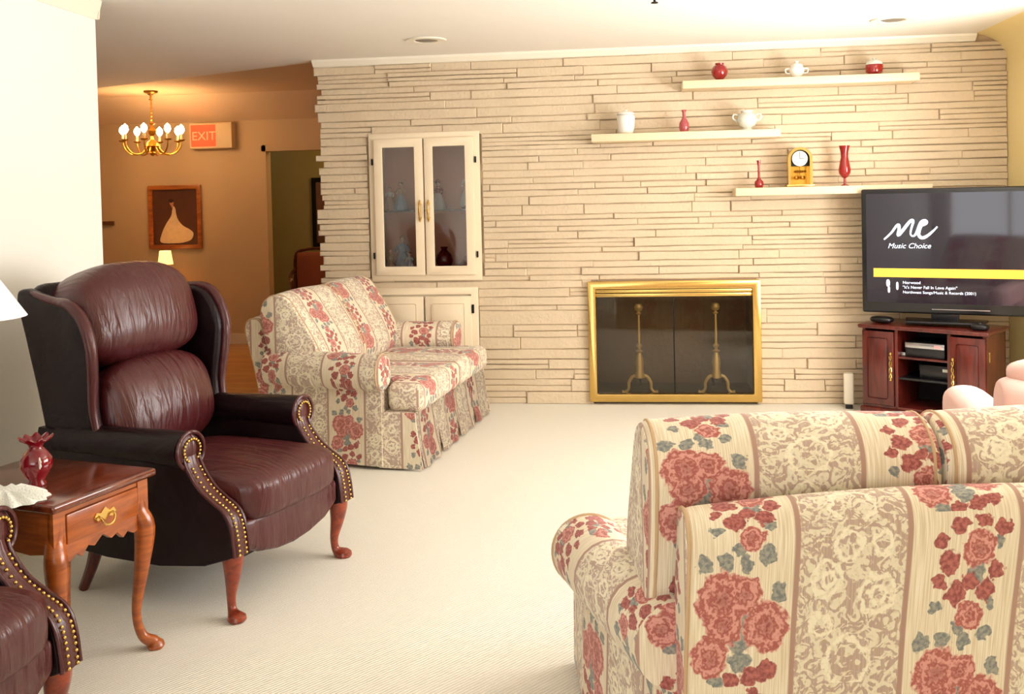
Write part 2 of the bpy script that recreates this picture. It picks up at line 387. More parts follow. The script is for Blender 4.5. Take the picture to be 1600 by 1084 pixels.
def rframe(bm, x0, x1, z0, z1, t, y0, y1, bev=.005, tb=None, tt=None):
    """rectangular frame in the xz plane, one closed ring"""
    tb = tb or t; tt = tt or t; a = bmesh.new()
    O = [(x0, z0), (x1, z0), (x1, z1), (x0, z1)]; I = [(x0+t, z0+tb), (x1-t, z0+tb), (x1-t, z1-tt), (x0+t, z1-tt)]
    V = {(k, l, y): a.verts.new((p[0], y, p[1])) for k, ps in ((0, O), (1, I)) for l, p in enumerate(ps) for y in (y0, y1)}
    for l in range(4):
        m = (l+1) % 4
        a.faces.new((V[0, l, y0], V[0, m, y0], V[1, m, y0], V[1, l, y0])); a.faces.new((V[0, l, y1], V[1, l, y1], V[1, m, y1], V[0, m, y1]))
        a.faces.new((V[0, l, y0], V[0, l, y1], V[0, m, y1], V[0, m, y0])); a.faces.new((V[1, l, y0], V[1, m, y0], V[1, m, y1], V[1, l, y1]))
    bmesh.ops.recalc_face_normals(a, faces=a.faces[:])
    if bev: bmesh.ops.bevel(a, geom=[e for e in a.edges if e.calc_face_angle() > .5], offset=bev, segments=2, profile=.5, affect='EDGES')
    merge(bm, a); return bm

# ------------------------------------------------------------------ camera
H = 1.45; yaw, pitch, roll = .1222, .025, .023; F = 1550; CY = 344.9
fw = Vector((-sin(yaw)*cos(pitch), cos(yaw)*cos(pitch), -sin(pitch))); rt = Vector((cos(yaw), sin(yaw), 0)); up = rt.cross(fw)
r2 = rt*cos(roll)-up*sin(roll); u2 = up*cos(roll)+rt*sin(roll)
cam = bpy.data.cameras.new('camera'); co = bpy.data.objects.new('camera', cam); COL.objects.link(co); scn.camera = co
Mx = Matrix((r2, u2, -fw)).transposed().to_4x4(); Mx.translation = (0, 0, H); co.matrix_world = Mx
cam.sensor_width = 36; cam.lens = 36*F/1600; cam.shift_y = -(542-CY)/1600; cam.clip_start = .05

# ------------------------------------------------------------------ room shell
CZ = 2.44
XL, XR, YS, YB = -2.57, 2.44, 6.87, -2.6
struct('floor', B(-6.2, 2.6, YB-.1, 7.2, -.05, 0), CARPET)
bmw = bmesh.new(); box(bmw, -6.2, 2.6, 7.2, 11.8, -.05, 0)
wf = struct('floor_dining', bmw, FLOORW)
# living ceiling with the slanting edge toward the dining room
bm = bmesh.new()
prism(bm, [(-6.2, YB-.1), (2.6, YB-.1), (2.6, 7.2), (-2.2, 7.2), (-2.22, 6.9), (-4.49, 7.925), (-6.2, 8.7)], CZ, CZ+.06)
struct('ceiling', bm, CEIL)
DZ = 2.5
bm = bmesh.new(); box(bm, -6.2, -1.9, 6.2, 9.16, DZ, DZ+.05)
prism(bm, [(9.14, DZ), (9.14, DZ+.05), (9.72, 2.32), (9.72, 2.27)], -6.2, -1.9, 'x')
box(bm, -4.2, -1.9, 9.7, 11.8, 2.4, 2.45)
struct('ceiling_dining', bm, mat('dining_ceiling_paint', (226, 204, 180), .8, var=.02, bump=.15, bscale=60))
# left wall, ends with an open edge
struct('wall_left', B(XL-.12, XL, YB-.1, 4.55, 0, CZ), WHITE)
bm = bmesh.new(); cr_ = [(0, 2.35), (.008, 2.35), (.012, 2.37), (.028, 2.42), (.032, 2.44), (0, 2.44)]
prism(bm, [(XL+a, z) for a, z in cr_], YB, 4.56, 'y'); prism(bm, [(4.55+a*.6, z) for a, z in cr_], XL-.12, XL+.02, 'x')
struct('trim_1', bm, TRIMW)
struct('baseboard_left', B(XL, XL+.015, YB, 4.55, 0, .09, bev=.004), TRIMW)
# right wall with window opening and cove
bm = bmesh.new(); WY0, WY1, WZ0, WZ1 = 2.6, 5.4, .75, 2.1
box(bm, XR, XR+.14, YB-.1, WY0, 0, CZ); box(bm, XR, XR+.14, WY1, 7.2, 0, CZ); box(bm, XR, XR+.14, WY0, WY1, 0, WZ0); box(bm, XR, XR+.14, WY0, WY1, WZ1, CZ)
struct('wall_right', bm, YELLOW)
bm = bmesh.new(); n = 10
prism(bm, [(XR, CZ), (XR-.2, CZ)]+[(XR-.2+.2*sin(PI/2*k/n), CZ-.19+.19*cos(PI/2*k/n)) for k in range(1, n+1)], YB, YS, 'y')
struct('trim_2', bm, YELLOW, smooth=True)
# rear wall behind the camera with a window
bm = bmesh.new(); RX0, RX1, RZ0, RZ1 = -2.35, .4, .3, 2.15
box(bm, XL-.1, RX0, YB-.14, YB, 0, CZ); box(bm, RX1, 2.6, YB-.14, YB, 0, CZ); box(bm, RX0, RX1, YB-.14, YB, 0, RZ0); box(bm, RX0, RX1, YB-.14, YB, RZ1, CZ)
struct('wall_rear', bm, WHITE)
def window(name, ax, a0, a1, z0, z1, c, nb):
    bm = bmesh.new(); w = .05
    def bb(p0, p1, q0, q1, t=.03):
        if ax == 'x': box(bm, p0, p1, c-t, c+t, q0, q1)
        else: box(bm, c-t, c+t, p0, p1, q0, q1)
    bb(a0, a1, z0, z0+w); bb(a0, a1, z1-w, z1); bb(a0, a0+w, z0, z1); bb(a1-w, a1, z0, z1)
    for k in range(1, nb): x = a0+(a1-a0)*k/nb; bb(x-.02, x+.02, z0, z1, .02)
    return struct(name, bm, TRIMW)
window('window_1', 'x', RX0, RX1, RZ0, RZ1, YB-.07, 3); window('window_2', 'y', WY0, WY1, WZ0, WZ1, XR+.07, 3)
# dining room walls
bm = bmesh.new(); FY = 9.7
FX = -3.70
box(bm, -6.1, FX, FY, FY+.1, 0, DZ+.1); box(bm, FX, -2.78, FY, FY+.1, 1.99, DZ+.1); box(bm, -2.78, -1.9, FY, FY+.1, 0, DZ+.1)
struct('wall_dining_far', bm, BEIGE)
struct('wall_dining_left', B(-6.1, -6.0, 4.4, 9.8, 0, DZ+.1), BEIGE)
struct('wall_hall', B(-6.1, XL-.12, 4.33, 4.43, 0, DZ), BEIGE)
struct('wall_dining_right', B(-2.1, -1.95, 7.13, 9.72, 0, DZ), BEIGE)
bm = bmesh.new(); box(bm, -4.3, -1.9, 11.4, 11.5, 0, 2.5); box(bm, -4.4, -4.3, 9.8, 11.5, 0, 2.5); box(bm, -2.0, -1.9, 9.8, 11.5, 0, 2.5)
struct('wall_back_room', bm, OLIVE)
bm = bmesh.new(); box(bm, -6.0, FX-.02, FY-.015, FY, 0, .11, bev=.003); struct('baseboard_dining', bm, TRIMW)
bm = bmesh.new(); box(bm, FX-.03, FX+.015, FY-.02, FY+.11, 0, 2.02); box(bm, FX-.03, -2.75, FY-.02, FY+.11, 1.96, 2.02); struct('trim_3', bm, BEIGE)

# ------------------------------------------------------------------ stone wall
bm = bmesh.new()
EX = [(-.30, .81, -1, .835), (-1.86, -1.045, .90, 1.905), (-1.85, -1.09, -1, .81)]
def stone(x0, x1, z0, z1, yf, yb):
    g = .0016; x0 += g; x1 -= g; z0 += g; z1 -= g
    if x1-x0 < .02: return
    j = lambda s=.004: random.uniform(-s, s)
    ch = .0045
    nseg = max(1, int((x1-x0)/.16)); top = []; bot = []
    xs = [x0+(x1-x0)*k/nseg for k in range(nseg+1)]
    cols = []
    for k, x in enumerate(xs):
        e0 = k == 0; e1 = k == nseg
        xi = x+(ch if e0 else 0)-(ch if e1 else 0)
        zt, zb = z1+j(.0025), z0+j(.0025); dy = j(.004)
        jx = j(.003) if (e0 or e1) else 0
        cols.append([bm.verts.new(p) for p in ((x+jx, yb, zb), (x+jx, yf+ch+dy, zb), (xi, yf+dy, zb+ch), (xi, yf+dy, zt-ch), (x+jx, yf+ch+dy, zt), (x+jx, yb, zt))])
    for a, b2 in zip(cols, cols[1:]):
        for k in range(5): bm.faces.new((a[k], b2[k], b2[k+1], a[k+1]))
    for c in (cols[0], cols[-1]):
        bm.faces.new((c[0], c[1], c[4], c[5])); bm.faces.new((c[1], c[2], c[3], c[4]))
z = 0.0
while z < 2.385:
    h = random.choice([.036, .044, .052, .06, .07]) if z > .6 else random.choice([.055, .07, .085, .1])
    if z+h > 2.36: h = 2.392-z
    x = -2.215+random.uniform(-.028, .03); first = True
    while x < XR-.01:
        ln = random.uniform(.25, 1.15); xe = min(XR-.002, x+ln)
        if XR-xe < .12: xe = XR-.002
        segs = [(x, xe)]
        for a, b2, c, d in EX:
            if z+h*.7 > c and z+h*.3 < d:
                ns = []
                for s0, s1 in segs:
                    if s1 <= a or s0 >= b2: ns.append((s0, s1)); continue
                    if s0 < a: ns.append((s0, a))
                    if s1 > b2: ns.append((b2, s1))
                segs = ns
        yf = 6.848+random.uniform(-.011, .009)
        # some stones are split in two thin ones
        for s0, s1 in segs:
            if h > .058 and random.random() < .35:
                stone(s0, s1, z, z+h/2, yf, 7.2 if first else 6.9); stone(s0, s1, z+h/2, z+h, yf+random.uniform(-.01, .008), 7.2 if first else 6.9)
            else: stone(s0, s1, z, z+h, yf, 7.2 if first else 6.9)
        first = False; x = xe
    z += h
st = struct('wall_stone', bm, STONE)
bm = bmesh.new()   # backing of the stones, cut round the firebox and the cabinets
def holes(bm, x0, x1, z0, z1, y0, y1, hs):
    xs = sorted({x0, x1, *[a for h in hs for a in h[:2]]}); zs = sorted({z0, z1, *[max(z0, a) for h in hs for a in h[2:]]})
    for a, b2 in zip(xs, xs[1:]):
        for c, d in zip(zs, zs[1:]):
            mx, mz = (a+b2)/2, (c+d)/2
            if any(h[0] < mx < h[1] and h[2] < mz < h[3] for h in hs): continue
            box(bm, a, b2, y0, y1, c, d)
holes(bm, -2.16, XR, 0, CZ, 6.862, 6.885, [(-.30, .81, -1, .83), (-1.83, -1.07, .92, 1.885), (-1.82, -1.12, .04, .79)])
box(bm, -2.16, -2.0, 6.9, 7.16, 0, CZ); box(bm, -2.1, XR, 7.4, 7.45, 0, CZ)
struct('wall_stone_backing', bm, MORTAR)
bm = bmesh.new(); prism(bm, [(6.86, 2.44), (6.80, 2.44), (6.805, 2.425), (6.835, 2.395), (6.86, 2.39)], -2.235, XR-.2, 'x'); struct('trim_4', bm, TRIMW)

# ------------------------------------------------------------------ fireplace
fx0, fx1, fz0, fz1, fy = -.325, .838, .02, .85, 6.805
fp = thing('fireplace', 'brass framed fireplace with smoked glass set into the cream stone wall', 'fireplace', ((fx0+fx1)/2, fy, 0))
hw = (fx1-fx0)/2
bm = rframe(bmesh.new(), -hw, hw, fz0, fz1, .055, 0, .06, .008)
done('frame', bm, BRASS, fp, auto=30)
bm = bmesh.new(); box(bm, -hw+.055, hw-.055, .012, .05, fz1-.082, fz1-.058, bev=.006); box(bm, -hw+.055, hw-.055, .022, .055, fz1-.11, fz1-.086, bev=.004)
done('vent_rail', bm, BRASS, fp, auto=30)
gl = done('glass_pane', B(-hw+.05, hw-.05, .040, .044, fz0+.05, fz1-.10), FPANE, fp, False)
bm = bmesh.new(); box(bm, -.004, .004, .03, .039, fz0+.06, fz1-.11); done('door_seam', bm, BLACKM, fp)
bm = bmesh.new()
a, b2 = -hw+.04, hw-.04
for q in ((a-.04, a, .08, .6, fz0-.01, fz1-.03), (b2, b2+.04, .08, .6, fz0-.01, fz1-.03), (a-.04, b2+.04, .56, .6, fz0-.01, fz1-.03), (a-.04, b2+.04, .07, .6, fz1-.045, fz1-.005)): box(bm, *q)
done('firebox', bm, FIREB, fp, False)
done('hearth_floor', B(a-.04, b2+.04, .08, .6, 0.0, fz0+.03), ASH, fp, False)
def andiron(x, label):
    o = thing('andiron', label, 'andiron', (x, 6.93, fz0+.03), 0, 'brass andirons in the fireplace')
    bm = bmesh.new(); z0 = .115
    lathe(bm, [(0, z0+.0), (.03, z0), (.034, z0+.02), (.026, z0+.06), (.03, z0+.10), (.026, z0+.14), (.014, z0+.175), (.026, z0+.187), (.010, z0+.20), (.022, z0+.225), (.008, z0+.245), (.010, z0+.3), (.008, z0+.44), (.02, z0+.45), (.009, z0+.462), (.024, z0+.472), (.031, z0+.492), (.022, z0+.515), (0, z0+.522)])
    done('post', bm, ANDB, o)
    for s in (-1, 1):
        bm = bmesh.new(); tube(bm, [(0, 0, z0+.01), (s*.045, 0, z0+.012), (s*.075, 0, z0-.03), (s*.078, 0, z0-.075), (s*.10, 0, z0-.10), (s*.125, 0, z0-.098)], [.014, .012, .011, .010, .012, .015], seg=8); done('foot', bm, ANDB, o)
    bm = bmesh.new(); tube(bm, [(0, .0, .1), (0, .15, .1), (0, .32, .09), (0, .33, .0)], .01, seg=6); done('log_rest', bm, BLACKM, o)
    return o
andiron(.02, 'left brass andiron behind the fireplace glass'); andiron(.545, 'right brass andiron behind the fireplace glass')

# ------------------------------------------------------------------ china cabinet
cb = thing('china_cabinet', 'cream built-in china cabinet with two glass doors above the floral loveseat', 'cabinet', (-1.452, 6.83, .87))
W2 = .395; HT = 1.04
bm = bmesh.new()
rframe(bm, -W2, W2, 0, HT, .048, 0, .02, .004)
for q in ((-.37, -.36, .02, .33, .04, HT-.03), (.36, .37, .02, .33, .04, HT-.03), (-.37, .37, .02, .33, .03, .045), (-.37, .37, .02, .33, HT-.045, HT-.03)): box(bm, *q)
done('frame', bm, CABW, cb, auto=30)
done('back_panel', B(-.37, .37, .32, .335, .03, HT-.03), CABIN, cb, False)
done('shelf', B(-.36, .36, .05, .32, .485, .495), glassmat('green_edge_glass', (150, 165, 160)), cb, False)
for s in (-1, 1):
    x0, x1 = (s*.004, s*.355); x0, x1 = min(x0, x1), max(x0, x1); bm = bmesh.new(); f = .062
    rframe(bm, x0, x1, .04, HT-.04, f, -.022, 0, .005)
    d = done('door', bm, CABW, cb, auto=30)
    done('glass_pane', B(x0+f-.005, x1-f+.005, -.012, -.009, .04+f-.005, HT-.04-f+.005), PANE, d, False)
    hx = s*.030; bm = bmesh.new(); tube(bm, [(hx, -.022, .545), (hx, -.045, .535), (hx, -.05, .49), (hx, -.045, .445), (hx, -.022, .435)], [.007, .006, .009, .006, .007], seg=8)
    lathe(bm, [(0, .53), (.012, .535), (.006, .56), (0, .57)], (hx, -.026, 0), 8); lathe(bm, [(0, .41), (.006, .42), (.012, .445), (0, .45)], (hx, -.026, 0), 8); done('handle', bm, BRASS, d)
    for zz in (.18, .84):
        bm = bmesh.new(); box(bm, s*.368-.005, s*.368+.005, -.025, .0, zz-.022, zz+.022, bev=.003); done('hinge', bm, BLACKM, d)
lc = thing('base_cabinet', 'low cream cupboard with two panelled doors behind the far loveseat', 'cabinet', (-1.47, 6.83, 0))
bm = bmesh.new()
rframe(bm, -.38, .38, 0, .82, .05, 0, .02, .003, tb=.09)
box(bm, -.34, .34, .021, .3, .06, .78)
done('carcass', bm, CABW, lc, auto=30)
for s in (-1, 1):
    x0, x1 = sorted((s*.006, s*.335)); bm = bmesh.new(); box(bm, x0, x1, -.02, 0, .10, .76, bev=.005); box(bm, x0+.05, x1-.05, -.03, -.018, .15, .71, bev=.012)
    d = done('door', bm, CABW, lc, auto=30)
    done('hinge', B(s*.345-.007, s*.345+.007, -.026, 0, .64, .70, bev=.003), BLACKM, d)

def figurine(name, label, x, z, y, h, dress, top, hair, group='porcelain figurines in the china cabinet', hat=None):
    o = thing(name, label, 'figurine', (x, y, z), random.uniform(-20, 20), group); k = h/.2
    bm = bmesh.new(); lathe(bm, [(0, 0), (.05*k, 0), (.052*k, .008*k), (.046*k, .03*k), (.036*k, .07*k), (.02*k, .108*k), (.016*k, .118*k)], seg=24, wav=(1, .05, 8, 0)); done('skirt', bm, dress, o)
    bm = bmesh.new(); lathe(bm, [(.015*k, .115*k), (.022*k, .135*k), (.024*k, .15*k), (.012*k, .16*k), (.007*k, .168*k)], seg=16, sy=.75)
    for s in (-1, 1): tube(bm, [(s*.02*k, 0, .152*k), (s*.034*k, -.004*k, .13*k), (s*.026*k, -.026*k, .115*k)], [.008*k, .007*k, .005*k], seg=8)
    done('bodice', bm, top, o)
    bm = bmesh.new(); lathe(bm, [(.006*k, .16*k), (.007*k, .17*k), (.014*k, .178*k), (.0155*k, .188*k), (.012*k, .198*k), (0, .203*k)], seg=16)
    lathe(bm, [(0, .185*k), (.003*k, .187*k), (0, .19*k)], (0, -.015*k, 0), 8); done('head', bm, SKIN, o)
    bm = bmesh.new(); lathe(bm, [(.016*k, .183*k), (.0175*k, .19*k), (.014*k, .202*k), (0, .208*k)], (0, .003*k, 0), 16)
    if hat: lathe(bm, [(.0, .2*k), (.03*k, .197*k), (.03*k, .2*k), (.014*k, .206*k), (.012*k, .216*k), (0, .218*k)], (0, .003*k, 0), 16)
    done('hair', bm, hat or hair, o); return o
us = .87+.495; ls = .87+.045
figurine('figurine', 'china lady in a pale blue dress on the upper shelf behind the left cabinet door', -1.655, us, 6.97, .20, BLUEP, TANP, HAIRM)
figurine('figurine', 'small olive and white china figure at the left end of the upper cabinet shelf', -1.75, us, 7.02, .17, TANP, PORC, HAIRM)
figurine('figurine', 'china lady with red bodice and white skirt on the upper cabinet shelf', -1.385, us, 6.98, .20, PORC, REDP, HAIRM, hat=REDP)
figurine('figurine', 'tall slim white figure on a dark stand on the upper cabinet shelf', -1.165, us+.022, 6.98, .25, PORC, PORC, HAIRM)
tag(done('figurine_stand', lathe(bmesh.new(), [(0, 0), (.05, 0), (.052, .01), (.042, .02), (0, .02)], (-1.165, 6.98, us+.001)), BLACKM), 'round black stand under the tall white figurine in the cabinet', 'stand')
figurine('figurine', 'largest china lady with blue gown at the lower left of the china cabinet', -1.66, ls, 7.0, .26, BLUEP, BLUEP, TANP)
figurine('figurine', 'little tan china figure standing left of the large blue gowned one', -1.735, ls, 6.93, .17, TANP, TANP, TANP)
figurine('figurine', 'short grey-blue china figure right of the large one behind the left cabinet door', -1.59, ls, 6.92, .15, BLUEP, PORCG, HAIRM)
v = done('vase', lathe(bmesh.new(), [(0, 0), (.03, 0), (.035, .01), (.05, .05), (.062, .09), (.05, .13), (.028, .155), (.02, .165), (.03, .185), (.026, .185), (.016, .165), (0, .15)], (-1.345, 6.95, ls)), DRUBY)
tag(v, 'round dark red glass vase on the bottom of the china cabinet, right door', 'vase')
v = done('trinket_box', lathe(bmesh.new(), [(0, 0), (.05, 0), (.055, .02), (.055, .05), (.05, .055), (.03, .09), (.012, .1), (.014, .115), (0, .12)], (-1.2, 7.02, ls)), mat('rose_pink_china', (205, 140, 125), .3))
tag(v, 'lidded pink china box at the lower right of the china cabinet', 'box')

# ------------------------------------------------------------------ shelves and ornaments
SHELFM = mat('cream_shelf_paint', (228, 208, 172), .5, var=.02)
def shelf(x0, x1, zt, label):
    bm = bmesh.new(); box(bm, x0, x1, 6.62, 6.85, zt-.052, zt, bev=.004)
    return tag(done('wall_shelf', bm, SHELFM, auto=30), label, 'shelf', 'floating shelves on the stone wall')
shelf(.335, 1.83, 2.18, 'highest cream floating shelf on the stone wall, under the ceiling')
shelf(-.27, .96, 1.848, 'middle cream floating shelf on the stone wall, left of the other two')
shelf(.665, 1.9, 1.467, 'lowest cream floating shelf on the stone wall, partly behind the television')
def vs(name, x, z, prof, m, label, cat='vase', **k):
    bm = lathe(bmesh.new(), prof, (x, 6.71, z), 28, **k); return tag(done(name, bm, m, auto=50), label, cat)
S1, S2, S3 = 2.18, 1.848, 1.467
vs('vase', .583, S1, [(0, 0), (.02, 0), (.022, .006), (.045, .03), (.055, .06), (.045, .09), (.028, .105), (.03, .115), (.024, .112), (0, .10)], RUBY, 'round ruby red vase at the left of the highest shelf')
o = thing('sugar_bowl', 'small white lidded china pot with handles in the middle of the highest shelf', 'pot', (1.08, 6.71, S1))
done('bowl', lathe(bmesh.new(), [(0, 0), (.035, 0), (.03, .008), (.045, .03), (.05, .05), (.042, .07), (.04, .075), (0, .075)]), PORC, o)
done('lid', lathe(bmesh.new(), [(.042, .075), (.035, .088), (.012, .097), (.01, .102), (.014, .11), (0, .116)]), PORC, o)
for s in (-1, 1): done('handle', tube(bmesh.new(), [(s*.045, 0, .06), (s*.07, 0, .06), (s*.068, 0, .035), (s*.042, 0, .03)], .005, 8), PORC, o)
o = thing('candy_jar', 'red glass jar with clear white lid at the right of the highest shelf', 'jar', (1.57, 6.71, S1))
done('bowl', lathe(bmesh.new(), [(0, 0), (.035, 0), (.035, .006), (.052, .02), (.057, .05), (.054, .068), (0, .068)]), RUBY, o)
done('lid', lathe(bmesh.new(), [(.056, .068), (.05, .085), (.03, .098), (.01, .102), (.012, .11), (0, .114)]), PORCG, o, label='white frosted lid')
o = thing('ginger_jar', 'squat white china jar at the left end of the middle shelf', 'jar', (-.04, 6.71, S2))
done('body', lathe(bmesh.new(), [(0, 0), (.042, 0), (.05, .008), (.055, .03), (.06, .08), (.062, .11), (.055, .125), (.052, .128), (0, .128)]), PORC, o)
done('lid', lathe(bmesh.new(), [(.058, .128), (.06, .135), (.045, .148), (.02, .152), (.012, .156), (.012, .162), (0, .165)]), PORC, o)
vs('bud_vase', .345, S2, [(0, 0), (.026, 0), (.028, .006), (.034, .03), (.032, .06), (.018, .085), (.011, .1), (.011, .13), (.018, .148), (.014, .148), (.008, .13), (0, .1)], CRAN, 'pink glass bottle vase in the middle of the middle shelf')
o = thing('teapot', 'grey-white glazed teapot-shaped bowl with side handles at the right of the middle shelf', 'teapot', (.755, 6.71, S2))
done('body', lathe(bmesh.new(), [(0, 0), (.03, 0), (.034, .006), (.03, .014), (.055, .035), (.068, .065), (.06, .095), (.04, .112), (.036, .118), (.042, .13), (.034, .13), (.03, .112), (0, .1)]), PORCG, o)
for s in (-1, 1): done('handle', tube(bmesh.new(), [(s*.055, 0, .1), (s*.085, 0, .105), (s*.09, 0, .08), (s*.063, 0, .06)], .006, 8), PORCG, o)
vs('bud_vase', .826, S3, [(0, 0), (.024, 0), (.026, .005), (.03, .02), (.028, .04), (.014, .055), (.008, .07), (.008, .15), (.014, .18), (.011, .18), (.005, .15), (0, .07)], RUBY, 'slender red bud vase at the left end of the lowest shelf')
o = thing('mantel_clock', 'gold arched anniversary clock in the middle of the lowest shelf', 'clock', (1.09, 6.72, S3))
def arch(w, h, n=14): return [(-w, 0), (w, 0)]+[(w*cos(PI*k/n), h-w+w*sin(PI*k/n)) for k in range(n+1)]
def arch_frame(bm, w, h, t, y0, y1):
    n = 16; o_ = [(w, .012)]+[(w*cos(PI*k/n), h-w+w*sin(PI*k/n)) for k in range(n+1)]+[(-w, .012)]
    i_ = [(w-t, .012)]+[((w-t)*cos(PI*k/n), h-w+(w-t)*sin(PI*k/n)) for k in range(n+1)]+[(-w+t, .012)]
    for k in range(len(o_)-1):
        a_, b_, c_, d_ = o_[k], o_[k+1], i_[k+1], i_[k]
        V = [bm.verts.new((p[0], y, p[1])) for y in (y0, y1) for p in (a_, b_, c_, d_)]
        for f in ((0, 1, 2, 3), (7, 6, 5, 4), (0, 4, 5, 1), (1, 5, 6, 2), (2, 6, 7, 3), (3, 7, 4, 0)): bm.faces.new([V[q] for q in f])
bm = bmesh.new(); box(bm, -.09, .09, -.045, .045, 0, .016, bev=.004); arch_frame(bm, .078, .26, .018, -.035, .035); done('case', bm, BRASS, o, auto=30)
done('back_plate', prism(bmesh.new(), [(p[0]*.8, p[1]*.94+.014) for p in arch(.078, .26)], .028, .032, 'y'), GOLD, o, False)
done('dial_surround', prism(bmesh.new(), [(-.06, .135), (.06, .135)]+[(.06*cos(PI*k/12), .19+.06*sin(PI*k/12)) for k in range(13)], -.004, 0, 'y'), BLACKM, o, False, label='dark surround')
bm = bmesh.new(); c_ = lathe(bmesh.new(), [(0, -.006), (.048, -.006), (.05, 0), (.05, .006), (0, .006)], seg=32); merge(bm, c_, Matrix.Translation((0, -.012, .185)) @ Matrix.Rotation(PI/2, 4, 'X')); dl = done('dial', bm, PORC, o, label='white dial')
bm = bmesh.new(); box(bm, -.0015, .0015, -.0195, -.0185, .182, .222); box(bm, -.0015, .026, -.0195, -.0185, .1835, .1865)
for k in range(12):
    a = k*PI/6; box(bm, .041*sin(a)-.0015, .041*sin(a)+.0015, -.0195, -.0185, .185+.041*cos(a)-.004, .185+.041*cos(a)+.004)
done('hands', bm, BLACK, dl, False)
bm = bmesh.new(); tube(bm, [(0, .0, .14), (0, .0, .06)], .003, 6)
for k in range(4): lathe(bm, [(0, -.014), (.01, -.01), (.014, 0), (.01, .01), (0, .014)], (.028*cos(k*PI/2+.5), .0+.02*sin(k*PI/2+.5), .06), 12)
for k in range(5): lathe(bm, [(0, -.01), (.012, 0), (0, .01)], (-.03+.015*k, -.02, .1), 10)
done('pendulum', bm, GOLD, o)
vs('tall_vase', 1.375, S3, [(0, 0), (.026, 0), (.026, .004), (.008, .012), (.008, .05), (.018, .055), (.036, .08), (.04, .105), (.033, .14), (.024, .185), (.025, .22), (.036, .262), (.031, .262), (.02, .22), (.018, .18), (0, .07)], RUBY, 'tall red glass footed vase with flared rim, right end of the lowest shelf')

